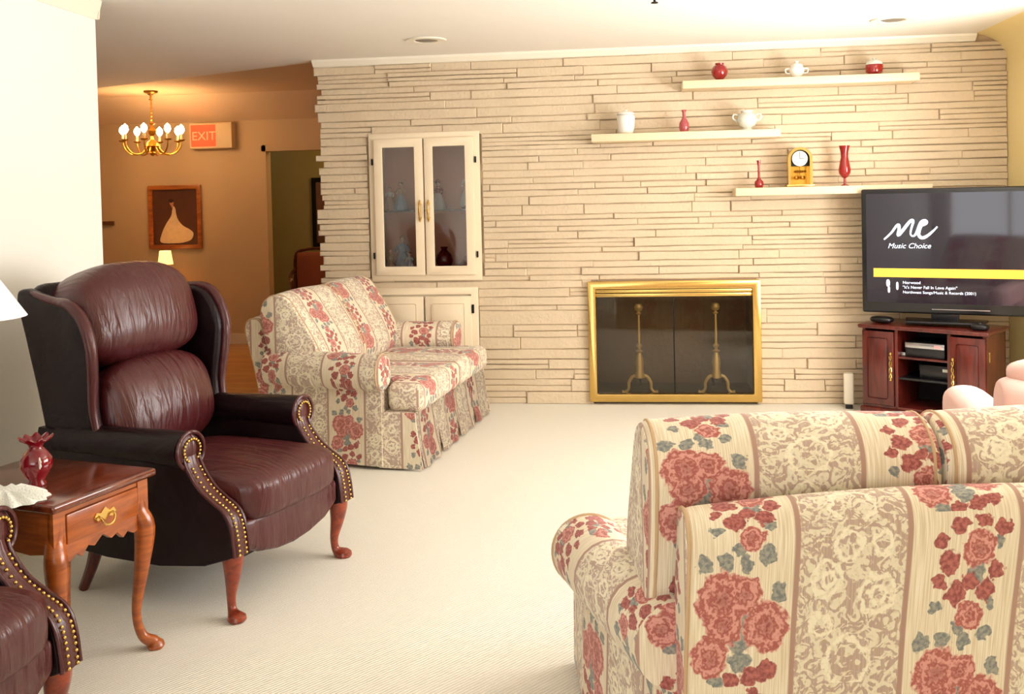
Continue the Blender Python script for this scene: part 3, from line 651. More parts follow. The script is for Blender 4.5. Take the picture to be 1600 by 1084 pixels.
# ------------------------------------------------------------------ floral loveseat
def loveseat(label, loc, rz, fh, ch, ah, af, hw_c=.64, hw_f=.585, voff=0):
    o = thing('loveseat', label, 'sofa', (loc[0], loc[1], 0), rz, 'matching floral striped loveseats')
    # deck with T shaped front
    bm = bmesh.new(); prism(bm, [(-.60, -.36), (.60, -.36), (.60, af), (.71, af), (.71, .52), (-.71, .52), (-.71, af), (-.60, af)], .02, .31, 'z', bev=.012); uvs(bm, 'x', .3); done('deck', bm, FLOR, o)
    # outside back frame
    bm = bmesh.new(); ring = [(-.36, .04), (-.41, .25), (-.455, .5), (-.50, fh-.10), (-.505, fh-.045), (-.49, fh-.012), (-.46, fh), (-.43, fh-.005), (-.41, fh-.03), (-.385, fh-.12), (-.34, .5), (-.30, .3), (-.30, .04)]
    r_ = [(p.x, p.y) for p in spl([(a, b2, 0) for a, b2 in ring], 4)]
    loftx(bm, r_, -hw_f, hw_f, ends=.97, n=12, rr=.035)
    for v_ in bm.verts: v_.co.z += .03*(1-(v_.co.x/hw_f)**2)*max(0, v_.co.z-.3)/.5 # slightly arched top rail
    uvs(bm, 'x', fh, (.13, voff)); done('back_frame', bm, FLOR, o, auto=60)
    for s in (-1, 1): done('piping', tube(bmesh.new(), [(s*(hw_f-.004), y, z) for y, z in r_[4:len(r_)-14:3]], .0045, 6, 2), PIPE, o)
    # back cushions: boxed, with gusset band and piping
    for k, (x0, x1) in enumerate(((-hw_c, -.005), (.005, hw_c))):
        prof = ring2([(-.16, .44), (-.26, .46), (-.34, .60), (-.385, ch-.13), (-.375, ch-.05), (-.33, ch-.008), (-.27, ch), (-.21, ch-.03), (-.15, ch-.12), (-.07, .68), (-.02, .55), (-.05, .45)], 5)
        bm = bmesh.new(); loftx(bm, prof, x0, x1, ends=.93, n=12, puff=.035, rr=.03); uvs(bm, 'x', ch, (.18, voff+.12)); c = done('back_cushion', bm, FLOR, o, auto=50)
        for xx, sg in ((x0, 1), (x1, -1)):
            bm = bmesh.new(); cyy = sum(p[0] for p in prof)/len(prof); czz = sum(p[1] for p in prof)/len(prof)
            for xo, sc_ in ((.018, .992), ):
                tube(bm, [(xx+sg*xo, cyy+(p[0]-cyy)*sc_*1.0, czz+(p[1]-czz)*sc_) for p in prof[::3]], .0042, 6, 2, closed=True)
            done('piping', bm, PIPE, c)
    # seat cushions
    for s in (-1, 1):
        poly = [(0, -.2), (s*.585, -.2), (s*.585, af+.02), (s*.70, af+.02), (s*.70, .575), (0, .575)]
        bm = bmesh.new(); prism(bm, [(p[0]+(s*.004 if p[0] == 0 else 0), p[1]) for p in poly], .305, .46, 'z', bev=.045, seg=5)
        for v_ in bm.verts:
            if v_.co.z > .38: v_.co.z += .025*max(0, 1-((v_.co.x-s*.32)/.36)**2)*max(0, 1-((v_.co.y-.2)/.42)**2)
        uvs(bm, 'x', .46, (.03, 0)); done('seat_cushion', bm, FLOR, o, auto=60)
    # rolled arms
    for s in (-1, 1):
        bm = bmesh.new(); cx, cz, rr = s*.705, ah-.10, .10
        ring = []
        for k in range(19):
            a = R(-50+280*k/18)
            ring.append((cx+s*rr*cos(PI-a) if s > 0 else cx-rr*cos(PI-a), cz+rr*sin(a)))
        # ring goes from inner-low over the top to outer-low; close down to the floor
        ins = [(s*.60, .30), (s*.60, .06)]; out = [(s*.722, .06), (s*.725, cz-.09)]
        full = ring+[(s*.722, cz-.10), (s*.728, .2), (s*.735, .02), (s*.61, .02), (s*.61, .3)] if True else ring
        prism(bm, full, -.37, af, 'y', bev=0)
        bmesh.ops.subdivide_edges(bm, edges=[e for e in bm.edges if abs(e.verts[0].co.y-e.verts[1].co.y) > .1], cuts=6)
        def flare(bm):
            for v_ in bm.verts: v_.co.x -= s*.13*min(1, max(0, (af-v_.co.y)/(af+.37)))**1.1
            return bm
        flare(bm); uvs(bm, 'y', ah, (-.02, 0)); a_ = done('arm', bm, FLOR, o, auto=45)
        bm = bmesh.new(); tube(bm, [(p[0], af+.001, p[1]) for p in ring], .005, 6, 2); done('piping', bm, PIPE, a_); bm = tube(bmesh.new(), [(s*.727, y, cz-.088) for y in (-.37, -.2, 0, af)], .004, 6, 2); done('piping', flare(bm), PIPE, a_)
        bm = bmesh.new(); pillow(bm, (cx, af, cz), (rr*.93, .028, rr*.93), 3, 8); uvs(bm, 'y', ah, (.1, .1)); done('arm_facing', bm, FLOR, a_)
    # skirt: front panels with kick pleats, plain sides and back
    bm = bmesh.new(); xs = [-.715, -.36, 0, .36, .715]
    for a, b2 in zip(xs, xs[1:]):
        n = 6
        top = [bm.verts.new((a+.004+(b2-a-.008)*k/n, .535, .315)) for k in range(n+1)]
        mid = [bm.verts.new((a+.004+(b2-a-.008)*k/n, .552+.004*sin(k*2), .16)) for k in range(n+1)]
        bot = [bm.verts.new((a+.036+(b2-a-.072)*k/n, .578+.010*sin(k*1.7), .012)) for k in range(n+1)]
        for r0, r1 in ((top, mid), (mid, bot)):
            for k in range(n): bm.faces.new((r0[k], r0[k+1], r1[k+1], r1[k]))
    g = bmesh.ops.solidify(bm, geom=bm.faces[:], thickness=.006)
    uvs(bm, 'x', .3, (.03, 0)); done('skirt_front', bm, FLOR, o)
    for s in (-1, 1):
        bm = bmesh.new(); prism(bm, [(af-.02, .31), (.535, .31), (.55, .16), (.575, .012), (af-.02, .012)], s*.712, s*.722, 'x'); uvs(bm, 'y', .3); done('skirt_side', bm, FLOR, o)
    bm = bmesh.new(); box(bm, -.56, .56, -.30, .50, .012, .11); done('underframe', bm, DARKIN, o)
    return o
PIPE = mat('tan_piping_cord', (196, 164, 128), .8)
loveseat('floral striped loveseat standing against the stone wall by the dining opening, facing right', (-1.63, 5.9), -96, .79, .93, .62, .35)
loveseat('floral striped loveseat in the foreground seen from behind, its back to the viewer', (.592, 2.585), 9, .80, .945, .575, .22, voff=.02)

# ------------------------------------------------------------------ wing recliners
def cabriole(top, dirv, h, r=.032, sub=5):
    dx, dy = dirv
    pts = [(top[0], top[1], h), (top[0]+dx*.012, top[1]+dy*.012, h*.86), (top[0]+dx*.006, top[1]+dy*.006, h*.6), (top[0]-dx*.008, top[1]-dy*.008, h*.32), (top[0]-dx*.004, top[1]-dy*.004, h*.14), (top[0]+dx*.016, top[1]+dy*.016, h*.055), (top[0]+dx*.03, top[1]+dy*.03, .012)]
    bm = tube(bmesh.new(), pts, [r*1.15, r*1.12, r*.82, r*.5, r*.48, r*.78, r*.62], seg=12, sub=sub)
    return lathe(bm, [(0, .001), (r*.8, .001), (r*.98, .01), (r*.9, .022), (r*.5, .032), (0, .036)], (top[0]+dx*.03, top[1]+dy*.03, 0), 16)
NAIL = mat('brass_nail_heads', (214, 176, 100), .25, 1)
def recliner(label, loc, rz):
    o = thing('wing_recliner', label, 'armchair', (loc[0], loc[1], 0), rz, 'oxblood leather wing recliners')
    # side arms with scrolled fronts; front sweep runs from the roll down to the front leg
    fs = [(-.195, .60), (-.185, .56), (-.17, .52), (-.125, .46), (-.07, .42), (-.02, .39), (.005, .355), (.018, .30), (.025, .235)]
    for s in (-1, 1):
        bm = bmesh.new()
        sil = [(p.x, p.y) for p in spl([(a, b2, 0) for a, b2 in fs], 3)]+[(.0, .225), (-.1, .19), (-.3, .165), (-.55, .165), (-.85, .19), (-.90, .55), (-.88, .62), (-.62, .60), (-.20, .60)]
        prism(bm, sil, s*.285, s*.365, 'x', bev=.012)
        a = done('arm', bm, LEATHSHADE, o, auto=50)
        bm = bmesh.new()
        tube(bm, [(s*.325, -.80, .575), (s*.325, -.5, .578), (s*.328, -.23, .58), (s*.33, -.185, .58)], [.055, .06, .066, .066], seg=18); done('arm_roll', bm, LEATHSHADE, a)
        # front facing of the sweep
        P = spl([(a_, b_, 0) for a_, b_ in fs], 4); bm = bmesh.new(); prev = None
        for k, p in enumerate(P):
            w = .034 if k > 6 else .036
            vs_ = [bm.verts.new((s*.325-w, p.x+.004, p.y)), bm.verts.new((s*.325-w*.6, p.x+.013, p.y)), bm.verts.new((s*.325+w*.6, p.x+.013, p.y)), bm.verts.new((s*.325+w, p.x+.004, p.y))]
            if prev:
                for q in range(3): bm.faces.new((prev[q], prev[q+1], vs_[q+1], vs_[q]))
            prev = vs_
        done('facing', bm, LEATH, a)
        bm = bmesh.new()
        c_ = lathe(bmesh.new(), [(0, -.004), (.058, -.004), (.062, 0), (.05, .010), (0, .014)], seg=24); merge(bm, c_, Matrix.Translation((s*.33, -.185, .58)) @ Matrix.Rotation(-PI/2, 4, 'X')); done('scroll_disc', bm, LEATH, a)
        # welts
        bm = bmesh.new()
        for w in (-.038, .038): tube(bm, [(s*.325+w, p[0]+.008, p[1]) for p in fs[1:]], .006, 8, 4)
        tube(bm, [(s*.33+.066*cos(t_), -.175, .58+.066*sin(t_)) for t_ in [R(-60+30*k) for k in range(11)]], .007, 8, 3); done('welt', bm, LEATH, a)
        # nail heads, two rows up the sweep and round the scroll
        paths = [spl([(s*.325+w, p[0]+.014, p[1]) for p in fs[2:]], 8) for w in (-.018, .018)]
        paths += [[Vector((s*.33+.040*cos(R(t_)), -.168, .582+.040*sin(R(t_)))) for t_ in range(-60, 245, 18)]]
        for path in paths:
            bm = bmesh.new(); last = None
            for p in path:
                if last is not None and (p-last).length < .0125: continue
                last = p.copy(); c_ = bmesh.new(); bmesh.ops.create_uvsphere(c_, u_segments=8, v_segments=5, radius=.0056); merge(bm, c_, Matrix.Translation(p))
            done('nail_trim', bm, NAIL, a, label='row of brass nail heads')
    # seat, footrest front, inner body
    bm = bmesh.new(); pillow(bm, (0, -.29, .395), (.282, .345, .085), 6, 14, crown=(0, .02, .28)); done('seat_cushion', bm, LEATH, o)
    bm = bmesh.new(); poly = [(-.283, .335), (-.283, .245), (-.2, .20), (-.1, .178), (0, .17), (.1, .178), (.2, .20), (.283, .245), (.283, .335)]
    prism(bm, [(x, z) for x, z in poly], -.06, .018, 'y', bev=.02)
    done('footrest', bm, LEATH, o, auto=60)
    done('body', B(-.28, .28, -.86, -.05, .18, .34), LEATHSHADE, o, False)
    # back
    T = Matrix.Rotation(R(17), 4, 'X')
    bm = bmesh.new(); box(bm, -.31, .31, -.05, .05, -.36, .36, bev=.04, seg=4); bmesh.ops.transform(bm, matrix=Matrix.Translation((0, -.86, .80)) @ Matrix.Rotation(R(13), 4, 'X'), verts=bm.verts[:]); done('back_shell', bm, LEATHSHADE, o)
    bm = bmesh.new()
    def tuck(w, p):
        w.z -= .035*abs(p.x)**2.5 if p.z > 0 else 0
        return w
    pillow(bm, (0, -.80, 1.01), (.315, .15, .195), 3.6, 16, crown=(0, .22, .05), M=Matrix.Rotation(R(15), 4, 'X'), dip=tuck); done('head_cushion', bm, LEATH, o)
    bm = bmesh.new(); pillow(bm, (0, -.655, .66), (.285, .105, .185), 3, 16, crown=(0, .35, .06), M=Matrix.Rotation(R(14), 4, 'X')); done('lumbar_cushion', bm, LEATH, o)
    for s in (-1, 1):
        bm = bmesh.new()
        w = [(-.60, .60), (-.615, .70), (-.60, .84), (-.60, .94), (-.635, 1.03), (-.70, 1.085), (-.80, 1.10), (-.99, 1.135), (-.955, .95), (-.90, .75), (-.86, .58)]
        prism(bm, [(p.x, p.y) for p in spl([(a_, b_, 0) for a_, b_ in w], 3)], s*.30, s*.352, 'x', bev=.02)
        for v_ in bm.verts:   # flare the front edge outward
            t_ = max(0, (v_.co.y+.8)/.2); v_.co.x += s*.022*t_*max(0, min(1, (v_.co.z-.62)/.3))
        wg = done('wing', bm, LEATHSHADE, o, auto=50)
        bm = bmesh.new(); P = [(s*(.346+.022*max(0, min(1, (z-.62)/.3))), y+.004, z) for y, z in w[:8]]; P[-1] = (s*.335, -.95, 1.125); P[-2] = (s*.345, -.8, 1.095)
        tube(bm, P, [.013, .017, .02, .022, .022, .02, .016, .012], seg=10); done('wing_roll', bm, LEATH, wg)
    for s in (-1, 1): done('leg', cabriole((s*.318, -.02), (s*.4, .9), .255, .034), CHERRY, o)
    for s in (-1, 1): done('leg', tube(bmesh.new(), [(s*.30, -.66, .2), (s*.305, -.69, .1), (s*.31, -.735, .004)], [.028, .022, .018], 8), MAHOG, o)
    bm = bmesh.new(); tube(bm, [(.2, -.12, .2), (.2, -.12, .155), (.2, -.1, .145)], .006, 8, 3); lathe(bm, [(0, -.012), (.012, 0), (0, .012)], (.2, -.1, .142), 10); done('bracket', bm, BLACKM, o)
    return o
rc1 = recliner('oxblood leather wing recliner in the left middle of the room, whole chair visible', (-1.30, 3.57), -107)
dup(rc1, (-1.55, 2.10, 0), -94, 'oxblood leather wing recliner cut off at the bottom left corner of the photo')

# ------------------------------------------------------------------ end table, vase, doily, lamp
et = thing('end_table', 'honey oak end table with one brass-handled drawer between the two wing recliners', 'table', (-1.63, 2.85, 0), -104)
def edge_top(w, d0, d1, z): return B(-w, w, d0, d1, z-.026, z, bev=.009, seg=3)
done('tabletop', edge_top(.215, -.52, .015, .59), TABTOP, et, auto=50, label='dark polished top')
bm = bmesh.new(); box(bm, -.185, .185, -.03, -.012, .545, .575); box(bm, -.195, -.15, -.03, -.008, .40, .575); box(bm, .15, .195, -.03, -.008, .40, .575)
apr = [(-.16, .44), (-.16, .405), (-.13, .40), (-.105, .415), (-.085, .40), (-.06, .425), (-.035, .415), (0, .44), (.035, .415), (.06, .425), (.085, .40), (.105, .415), (.13, .40), (.16, .405), (.16, .44), (.16, .455), (-.16, .455)]
prism(bm, [(x, z) for x, z in apr], -.03, -.012, 'y'); 
for s in (-1, 1): prism(bm, [(-.02, .575), (-.02, .44), (-.1, .43), (-.2, .44), (-.36, .43), (-.36, .575)], s*.178, s*.195, 'x')
box(bm, -.185, .185, -.37, -.35, .43, .575); done('apron', bm, OAK, et, auto=30)
dr = done('drawer', B(-.147, .147, -.3, -.004, .455, .543, bev=.004), OAK, et)
bm = bmesh.new()
prism(bm, [(-.045, .50), (-.035, .515), (-.018, .51), (0, .525), (.018, .51), (.035, .515), (.045, .50), (.03, .488), (.012, .494), (0, .482), (-.012, .494), (-.03, .488)], -.004, .0, 'y')
tube(bm, [(-.028, .0, .502), (-.028, .012, .495), (-.018, .016, .478), (0, .017, .472), (.018, .016, .478), (.028, .012, .495), (.028, .0, .502)], .0035, 8, 3)
done('handle', bm, BRASS, dr)
for sx_, y_ in ((-1, -.035), (1, -.035), (-1, -.34), (1, -.34)):
    f_ = 1 if y_ > -.1 else -1; bm = bmesh.new()
    x_ = sx_*.165; 
    tube(bm, [(x_, y_, .575), (x_+sx_*.004, y_+f_*.004, .47), (x_+sx_*.018, y_+f_*.02, .40), (x_+sx_*.008, y_+f_*.012, .27), (x_-sx_*.004, y_-f_*.004, .13), (x_+sx_*.006, y_+f_*.008, .05), (x_+sx_*.028, y_+f_*.034, .022), (x_+sx_*.032, y_+f_*.038, .012)], [.026, .028, .034, .024, .015, .016, .02, .014], seg=12); lathe(bm, [(0, .001), (.024, .001), (.029, .01), (.025, .022), (.012, .032), (0, .036)], (x_+sx_*.032, y_+f_*.038, 0), 16); done('leg', bm, OAK, et)
o = thing('ruffled_vase', 'small ruby glass vase with ruffled rim and white flower on the end table', 'vase', (-1.845, 2.84, .591), 0)
done('body', lathe(bmesh.new(), [(0, 0), (.026, 0), (.028, .006), (.022, .018), (.034, .035), (.047, .06), (.046, .085), (.03, .108), (.02, .118), (.024, .13), (.048, .146), (.046, .15), (.022, .134), (.017, .118), (0, .1)], seg=64, wav=(10, .08, 9, .005)), VRUBY, o, auto=70)
bm = bmesh.new()
for k in range(6):
    a = k*PI/3; pillow(bm, (.034+.0*k, -.036+.0, .078), (.006, .003, .010), 2, 3, M=Matrix.Rotation(R(-45), 4, 'Z') @ Matrix.Rotation(a, 4, 'Y') @ Matrix.Translation((0, 0, .009)))
done('painted_flower', bm, PORC, o, label='raised white flower')
bm = bmesh.new(); N = 60; rings = []
for r_, z_ in ((.0, .030), (.04, .030), (.075, .024), (.10, .014), (.125, .006), (.128, .001)):
    rings.append([bm.verts.new((r_*(1+.06*cos(14*2*PI*k/N)*(r_/.128))*cos(2*PI*k/N), r_*.8*(1+.06*cos(14*2*PI*k/N)*(r_/.128))*sin(2*PI*k/N), z_+(.006*cos(14*2*PI*k/N) if .06 < r_ < .12 else 0))) for k in range(N)])
for a, b2 in zip(rings, rings[1:]):
    for k in range(N): bm.faces.new((a[k], a[(k+1) % N], b2[(k+1) % N], b2[k]))
bmesh.ops.remove_doubles(bm, verts=bm.verts[:], dist=1e-4)
dz = tag(done('doily', bm, LACE), 'white ruffled crochet doily on the end table left of the ruby vase', 'doily'); dz.location = (-1.86, 2.70, .5905)
LX = -2.09
lp = thing('table_lamp', 'table lamp with wide white shade at the left edge beside the recliner', 'lamp', (LX, 2.86, .591), 0)
done('base', lathe(bmesh.new(), [(0, 0), (.06, 0), (.062, .012), (.03, .025), (.02, .05), (.045, .11), (.055, .17), (.04, .23), (.015, .27), (.01, .30), (.01, .47), (0, .47)]), BRASS, lp)
bm = bmesh.new(); lathe(bm, [(.185, .515), (.065, .70), (.063, .70), (.182, .517)], seg=48); bm.faces.ensure_lookup_table(); done('shade', bm, SHADE, lp)
done('finial', tube(bmesh.new(), [(0, 0, .46), (0, 0, .70), (0, 0, .725)], [.003, .004, .008], 8), BRASS, lp)
done('light_block_disc', lathe(bmesh.new(), [(0, .545), (.158, .545), (.158, .548), (0, .548)], seg=32), SHADE, lp)  # added disc closing the shade, blocks the lamp's light toward the lower wall
done('bulb', lathe(bmesh.new(), [(0, .56), (.014, .56), (.016, .585), (.03, .61), (.03, .635), (.018, .655), (0, .66)], seg=16), emis('warm_lamp_bulb', (255, 240, 215), 12), lp)

# ------------------------------------------------------------------ television and stand
tv = thing('television', 'flat screen television showing a music channel, on the mahogany stand in the corner', 'television', (1.905, 6.42, .6), 180-21)
# local: +y faces the room, +x is the viewer's left
TW, TB, TT = .485, .055, .84
bm = bmesh.new(); box(bm, -TW, TW, -.035, .018, TB, TT, bev=.012, seg=3); box(bm, -TW*.6, TW*.6, -.07, -.03, TB+.15, TT-.15, bev=.02); done('casing', bm, BLACK, tv)
SCR = mat('glossy_dark_screen', (14, 11, 18), .05, var=.05, emit=(54, 42, 58), estr=.5, coat=.2)
sc0, sc1, sz0, sz1 = -TW+.03, TW-.03, TB+.065, TT-.03
scn_o = done('screen', B(sc0, sc1, .0185, .0195, sz0, sz1), SCR, tv, False)
PWH = emis('screen_pink_white', (240, 215, 230), 1.1); WH = emis('screen_white', (225, 235, 255), 1.0); YE = emis('screen_yellow', (240, 178, 66), .85)
# helper placing screen graphics: a,b in 0..1 from viewer's left/top
def SP(a, b, y=.0205): return Vector((sc1-(sc1-sc0)*a, y, sz1-(sz1-sz0)*b))
bm = bmesh.new()
for st_, rr in (([(.11, .345), (.17, .285), (.215, .22), (.235, .215), (.235, .26), (.228, .305), (.26, .27), (.31, .2), (.34, .17), (.352, .185), (.335, .25), (.33, .30), (.35, .318)], .0085), ([(.35, .318), (.375, .29), (.41, .2), (.44, .175), (.46, .185), (.455, .205), (.43, .22)], .0085), ([(.44, .19), (.41, .24), (.395, .30), (.42, .33), (.46, .315), (.51, .27), (.545, .23)], .0085)):
    P = spl([tuple(SP(a, b2)) for a, b2 in [(.117+(a_-.11)*.79, b_+.075) for a_, b_ in st_]], 5); prev = None
    for i, p in enumerate(P):
        d = (P[min(i+1, len(P)-1)]-P[max(i-1, 0)]).normalized(); nn = Vector((-d.z, 0, d.x)); t_ = i/(len(P)-1); w = rr*(.55+.6*sin(PI*min(1, t_*1.1)))
        vs_ = (bm.verts.new(p+nn*w), bm.verts.new(p-nn*w))
        if prev: bm.faces.new((prev[0], prev[1], vs_[1], vs_[0]))
        prev = vs_
RT = Matrix(((-1, 0, 0, 0), (0, 0, 1, 0), (0, 1, 0, 0), (0, 0, 0, 1)))
def txt(bm, s, a, b2, size, it=0): text_bm(bm, s, size, Matrix.Translation(SP(a, b2, .0205)) @ RT, it, .0002)
txt(bm, 'Music Choice', .14, .50, .046, .3)
done('logo', bm, WH, scn_o, False, recalc=False, label='white handwritten style logo')
done('title_bar', B(SP(.985, 0).x, SP(.045, 0).x, .0196, .0203, SP(0, .765).z, SP(0, .685).z), YE, scn_o, False)
bm = bmesh.new(); txt(bm, 'Norwood', .235, .825, .026, 0); txt(bm, '"It\'s Never Fall In Love Again"', .235, .868, .026); txt(bm, 'Northwest Songs/Music & Records (2001)', .235, .912, .0245)
done('caption', bm, WH, scn_o, False, recalc=False)
for a, b2, w, h in ((.14, .82, .022, .045), (.145, .88, .014, .04), (.2, .845, .014, .05)):
    p = SP(a, b2); done('icon', pillow(bmesh.new(), (p.x, .0205, p.z), (w/2, .0006, h/2), 3, 3) , PWH, scn_o)
done('trim_strip', B(SP(.78, 0).x, SP(.42, 0).x, .018, .020, TB+.028, TB+.033), CHROME, tv, False, label='thin silver strip')
bm = bmesh.new(); box(bm, -.08, .08, -.04, .0, .012, TB+.03, bev=.01); done('neck', bm, BLACK, tv)
bm = bmesh.new(); prism(bm, [(-.24, -.10), (.24, -.10), (.22, .10), (-.22, .10)], 0, .016, 'z', bev=.006); done('foot', bm, BLACK, tv)

ts = thing('tv_stand', 'mahogany television stand with open centre shelves and two brass handled doors', 'tv stand', (1.74, 6.325, 0), 180-36)
SW = .375; SH = .585
bm = bmesh.new(); prism(bm, [(-SW-.02, .03), (SW+.02, .03), (SW+.02, -.36), (-SW-.02, -.36)], SH-.025, SH, 'z', bev=.008); done('top', bm, MAHOG, ts)
bm = bmesh.new()
for q in ((-SW, -SW+.02, -.35, 0, .05, SH-.025), (SW-.02, SW, -.35, 0, .05, SH-.025), (-.17, -.15, -.34, 0, .06, SH-.025), (.15, .17, -.34, 0, .06, SH-.025), (-SW, SW, -.35, 0, .05, .075)): box(bm, *q)
done('carcass', bm, MAHOG, ts, False)
done('back_panel', B(-SW, SW, -.349, -.335, .076, SH-.026), DARKIN, ts, False)  # black colour stands in for the shade inside the open stand
bm = bmesh.new(); box(bm, -SW-.015, SW+.015, -.36, .018, 0, .06, bev=.008); done('plinth', bm, MAHOG, ts)
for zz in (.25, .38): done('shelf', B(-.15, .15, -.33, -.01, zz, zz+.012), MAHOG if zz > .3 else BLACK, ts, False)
for s in (-1, 1):
    x0, x1 = sorted((s*.172, s*(SW-.004))); bm = bmesh.new()
    box(bm, x0, x1, 0, .016, .08, SH-.04, bev=.003); box(bm, x0+.035, x1-.035, .014, .024, .12, SH-.08, bev=.012)
    d = done('door', bm, MAHOG, ts, auto=30); hx = s*.188; bm = bmesh.new()
    for ph in (0, PI): tube(bm, [(hx+.006*cos(ph+k*1.3), .024+.006*sin(ph+k*1.3), .26+.017*k) for k in range(9)], .0038, 6, 2)
    lathe(bm, [(0, .235), (.008, .24), (.01, .25), (.004, .262), (0, .262)], (hx, .02, 0), 8); lathe(bm, [(0, .395), (.004, .398), (.01, .408), (.008, .418), (0, .423)], (hx, .02, 0), 8)
    done('handle', bm, BRASS, d)
bm = bmesh.new(); box(bm, -SW-.004, -SW+.001, -.06, -.045, .40, .46, bev=.001); done('hinge', bm, BRASS, ts)
def onst(lx, ly, z):  # point on the stand
    a = R(180-36); return (1.74+cos(a)*lx-sin(a)*ly, 6.325+sin(a)*lx+cos(a)*ly, z)
o = thing('dvd_player', 'grey and silver disc player on the upper shelf of the television stand', 'disc player', onst(0.0, -.16, .392), 180-36)
done('body', B(-.12, .12, -.12, .12, .0, .095, bev=.005), BLACK, o); done('front_panel', B(-.12, .12, .118, .124, .058, .09, bev=.002), CHROME, o, label='silver front strip')
done('display', B(-.1, -.06, .1235, .1255, .064, .082), emis('pink_display', (220, 150, 150), .4), o, False)
o = thing('set_top_box', 'small black box with light labels on the lower shelf of the television stand', 'set-top box', onst(-.05, -.16, .2625), 180-36)
done('body', B(-.09, .09, -.1, .1, 0, .085, bev=.005), BLACK, o); done('label', B(-.085, -.05, .1, .1015, .05, .068), PORCG, o, False)
o = tag(done('cable_adapter', B(-.02, .02, -.015, .015, 0, .025, bev=.004), CHROME), 'little silver adapter at the left of the upper stand shelf, beside the disc player', 'adapter'); o.location = onst(.137, -.05, .3925); o.rotation_euler.z = R(144)
# gadgets on the stand top
bm = bmesh.new(); pillow(bm, (0, 0, .022), (.075, .05, .022), 2.6, 8); o = tag(done('router', bm, BLACK), 'rounded black box on the left of the television stand top', 'router'); o.location = onst(.285, -.09, SH+.0005); o.rotation_euler.z = R(140)
bm = bmesh.new(); pillow(bm, (0, 0, .02), (.05, .04, .02), 3, 8); lathe(bm, [(0, .036), (.014, .036), (.012, .046), (0, .048)], (0, 0, 0), 14); o = tag(done('webcam', bm, BLACK), 'rounded black gadget on the right front of the television stand top', 'gadget'); o.location = onst(-.32, -.06, SH+.0005); o.rotation_euler.z = R(150)
o = thing('air_purifier', 'small white upright plug-in unit on the floor beside the television stand', 'air purifier', (1.385, 6.73, 0), -10)
bm = bmesh.new(); box(bm, -.032, .032, -.035, .035, .03, .235, bev=.012, seg=3); done('housing', bm, TRIMW, o); done('base', B(-.022, .022, -.025, .025, 0, .032, bev=.004), BLACK, o, label='dark foot')

# ------------------------------------------------------------------ pink armchair
pk = thing('armchair', 'dusty pink upholstered armchair seen from behind in front of the television stand', 'armchair', (1.63, 3.90, 0), -8)
bm = bmesh.new(); pillow(bm, (0, .02, .22), (.33, .36, .2), 8, 10); done('base', bm, PINK, pk)
bm = bmesh.new(); pillow(bm, (0, .1, .44), (.26, .3, .075), 5, 10, crown=(0, 0, .2)); done('seat_cushion', bm, PINK, pk)
bm = bmesh.new(); loftx(bm, ring2([(-.36, .1), (-.40, .5), (-.43, .7), (-.42, .765), (-.36, .79), (-.28, .765), (-.24, .68), (-.22, .4), (-.22, .1)], 5), -.34, .34, ends=.9, n=8, rr=.06); done('backrest', bm, PINK, pk)
bm = bmesh.new(); pillow(bm, (0, -.345, .80), (.315, .075, .055), 3, 8, crown=(0, .1, .1)); done('head_roll', bm, PINK, pk)
for s in (-1, 1):
    bm = bmesh.new(); loftx(bm, ring2([(-.34, .06), (-.38, .4), (-.36, .60), (-.2, .64), (.1, .64), (.36, .62), (.42, .54), (.40, .3), (.38, .06)], 5), min(s*.26, s*.42), max(s*.26, s*.42), ends=.8, n=4, rr=.075); done('arm', bm, PINK, pk)

# ------------------------------------------------------------------ ceiling fittings
def downlight(x, y, label):
    o = thing('recessed_light', label, 'ceiling light', (x, y, CZ), 0, 'recessed ceiling lights')
    done('trim_ring', lathe(bmesh.new(), [(.07, -.001), (.075, -.008), (.125, -.008), (.13, -.001)], seg=40), TRIMW, o)
    done('lens', lathe(bmesh.new(), [(0, -.012), (.05, -.01), (.074, -.002), (.0, -.0015)], seg=32), mat('dull_lamp_lens', (120, 112, 100), .4), o, label='dark eyeball')
downlight(-1.27, 6.13, 'round recessed ceiling light nearest the china cabinet'); downlight(1.54, 6.11, 'round recessed ceiling light above the highest shelf, right')
def sprinkler(x, y, z, label):
    bm = bmesh.new(); lathe(bm, [(0, 0), (.025, 0), (.025, -.006), (.008, -.01), (.006, -.045), (.018, -.05), (.018, -.054), (0, -.054)], (x, y, z), 16); tag(done('fire_sprinkler', bm, BLACKM), label, 'sprinkler')
sprinkler(.123, 4.98, CZ-.0005, 'tiny dark sprinkler head on the living room ceiling, top edge'); 

# ------------------------------------------------------------------ dining room
cx, cy, cz = -4.42, 8.75, DZ
ch = thing('chandelier', 'gold chandelier with eight lit candle bulbs hanging in the dining room', 'chandelier', (cx, cy, cz))
bm = bmesh.new(); lathe(bm, [(0, 0), (.065, 0), (.06, -.018), (.02, -.03), (0, -.03)]); done('canopy', bm, GOLD, ch)
bm = bmesh.new(); tube(bm, [(0, 0, -.02), (0, 0, -.3)], .006, 8, 2)
for k in range(7): lathe(bm, [(0, -.02), (.009, -.01), (.009, .01), (0, .02)], (0, 0, -.05-.036*k), 8)
done('chain', bm, GOLD, ch)
bm = bmesh.new(); lathe(bm, [(0, -.28), (.012, -.29), (.03, -.30), (.012, -.315), (.02, -.34), (.04, -.37), (.03, -.40), (.012, -.42), (.016, -.45), (.05, -.48), (.065, -.51), (.04, -.545), (.02, -.56), (.03, -.575), (.018, -.595), (0, -.605)]); done('body', bm, GOLD, ch)
BULB = emis('lit_candle_bulb', (255, 226, 170), 30)
CANDLE = mat('ivory_candle_sleeve', (240, 220, 180), .5)
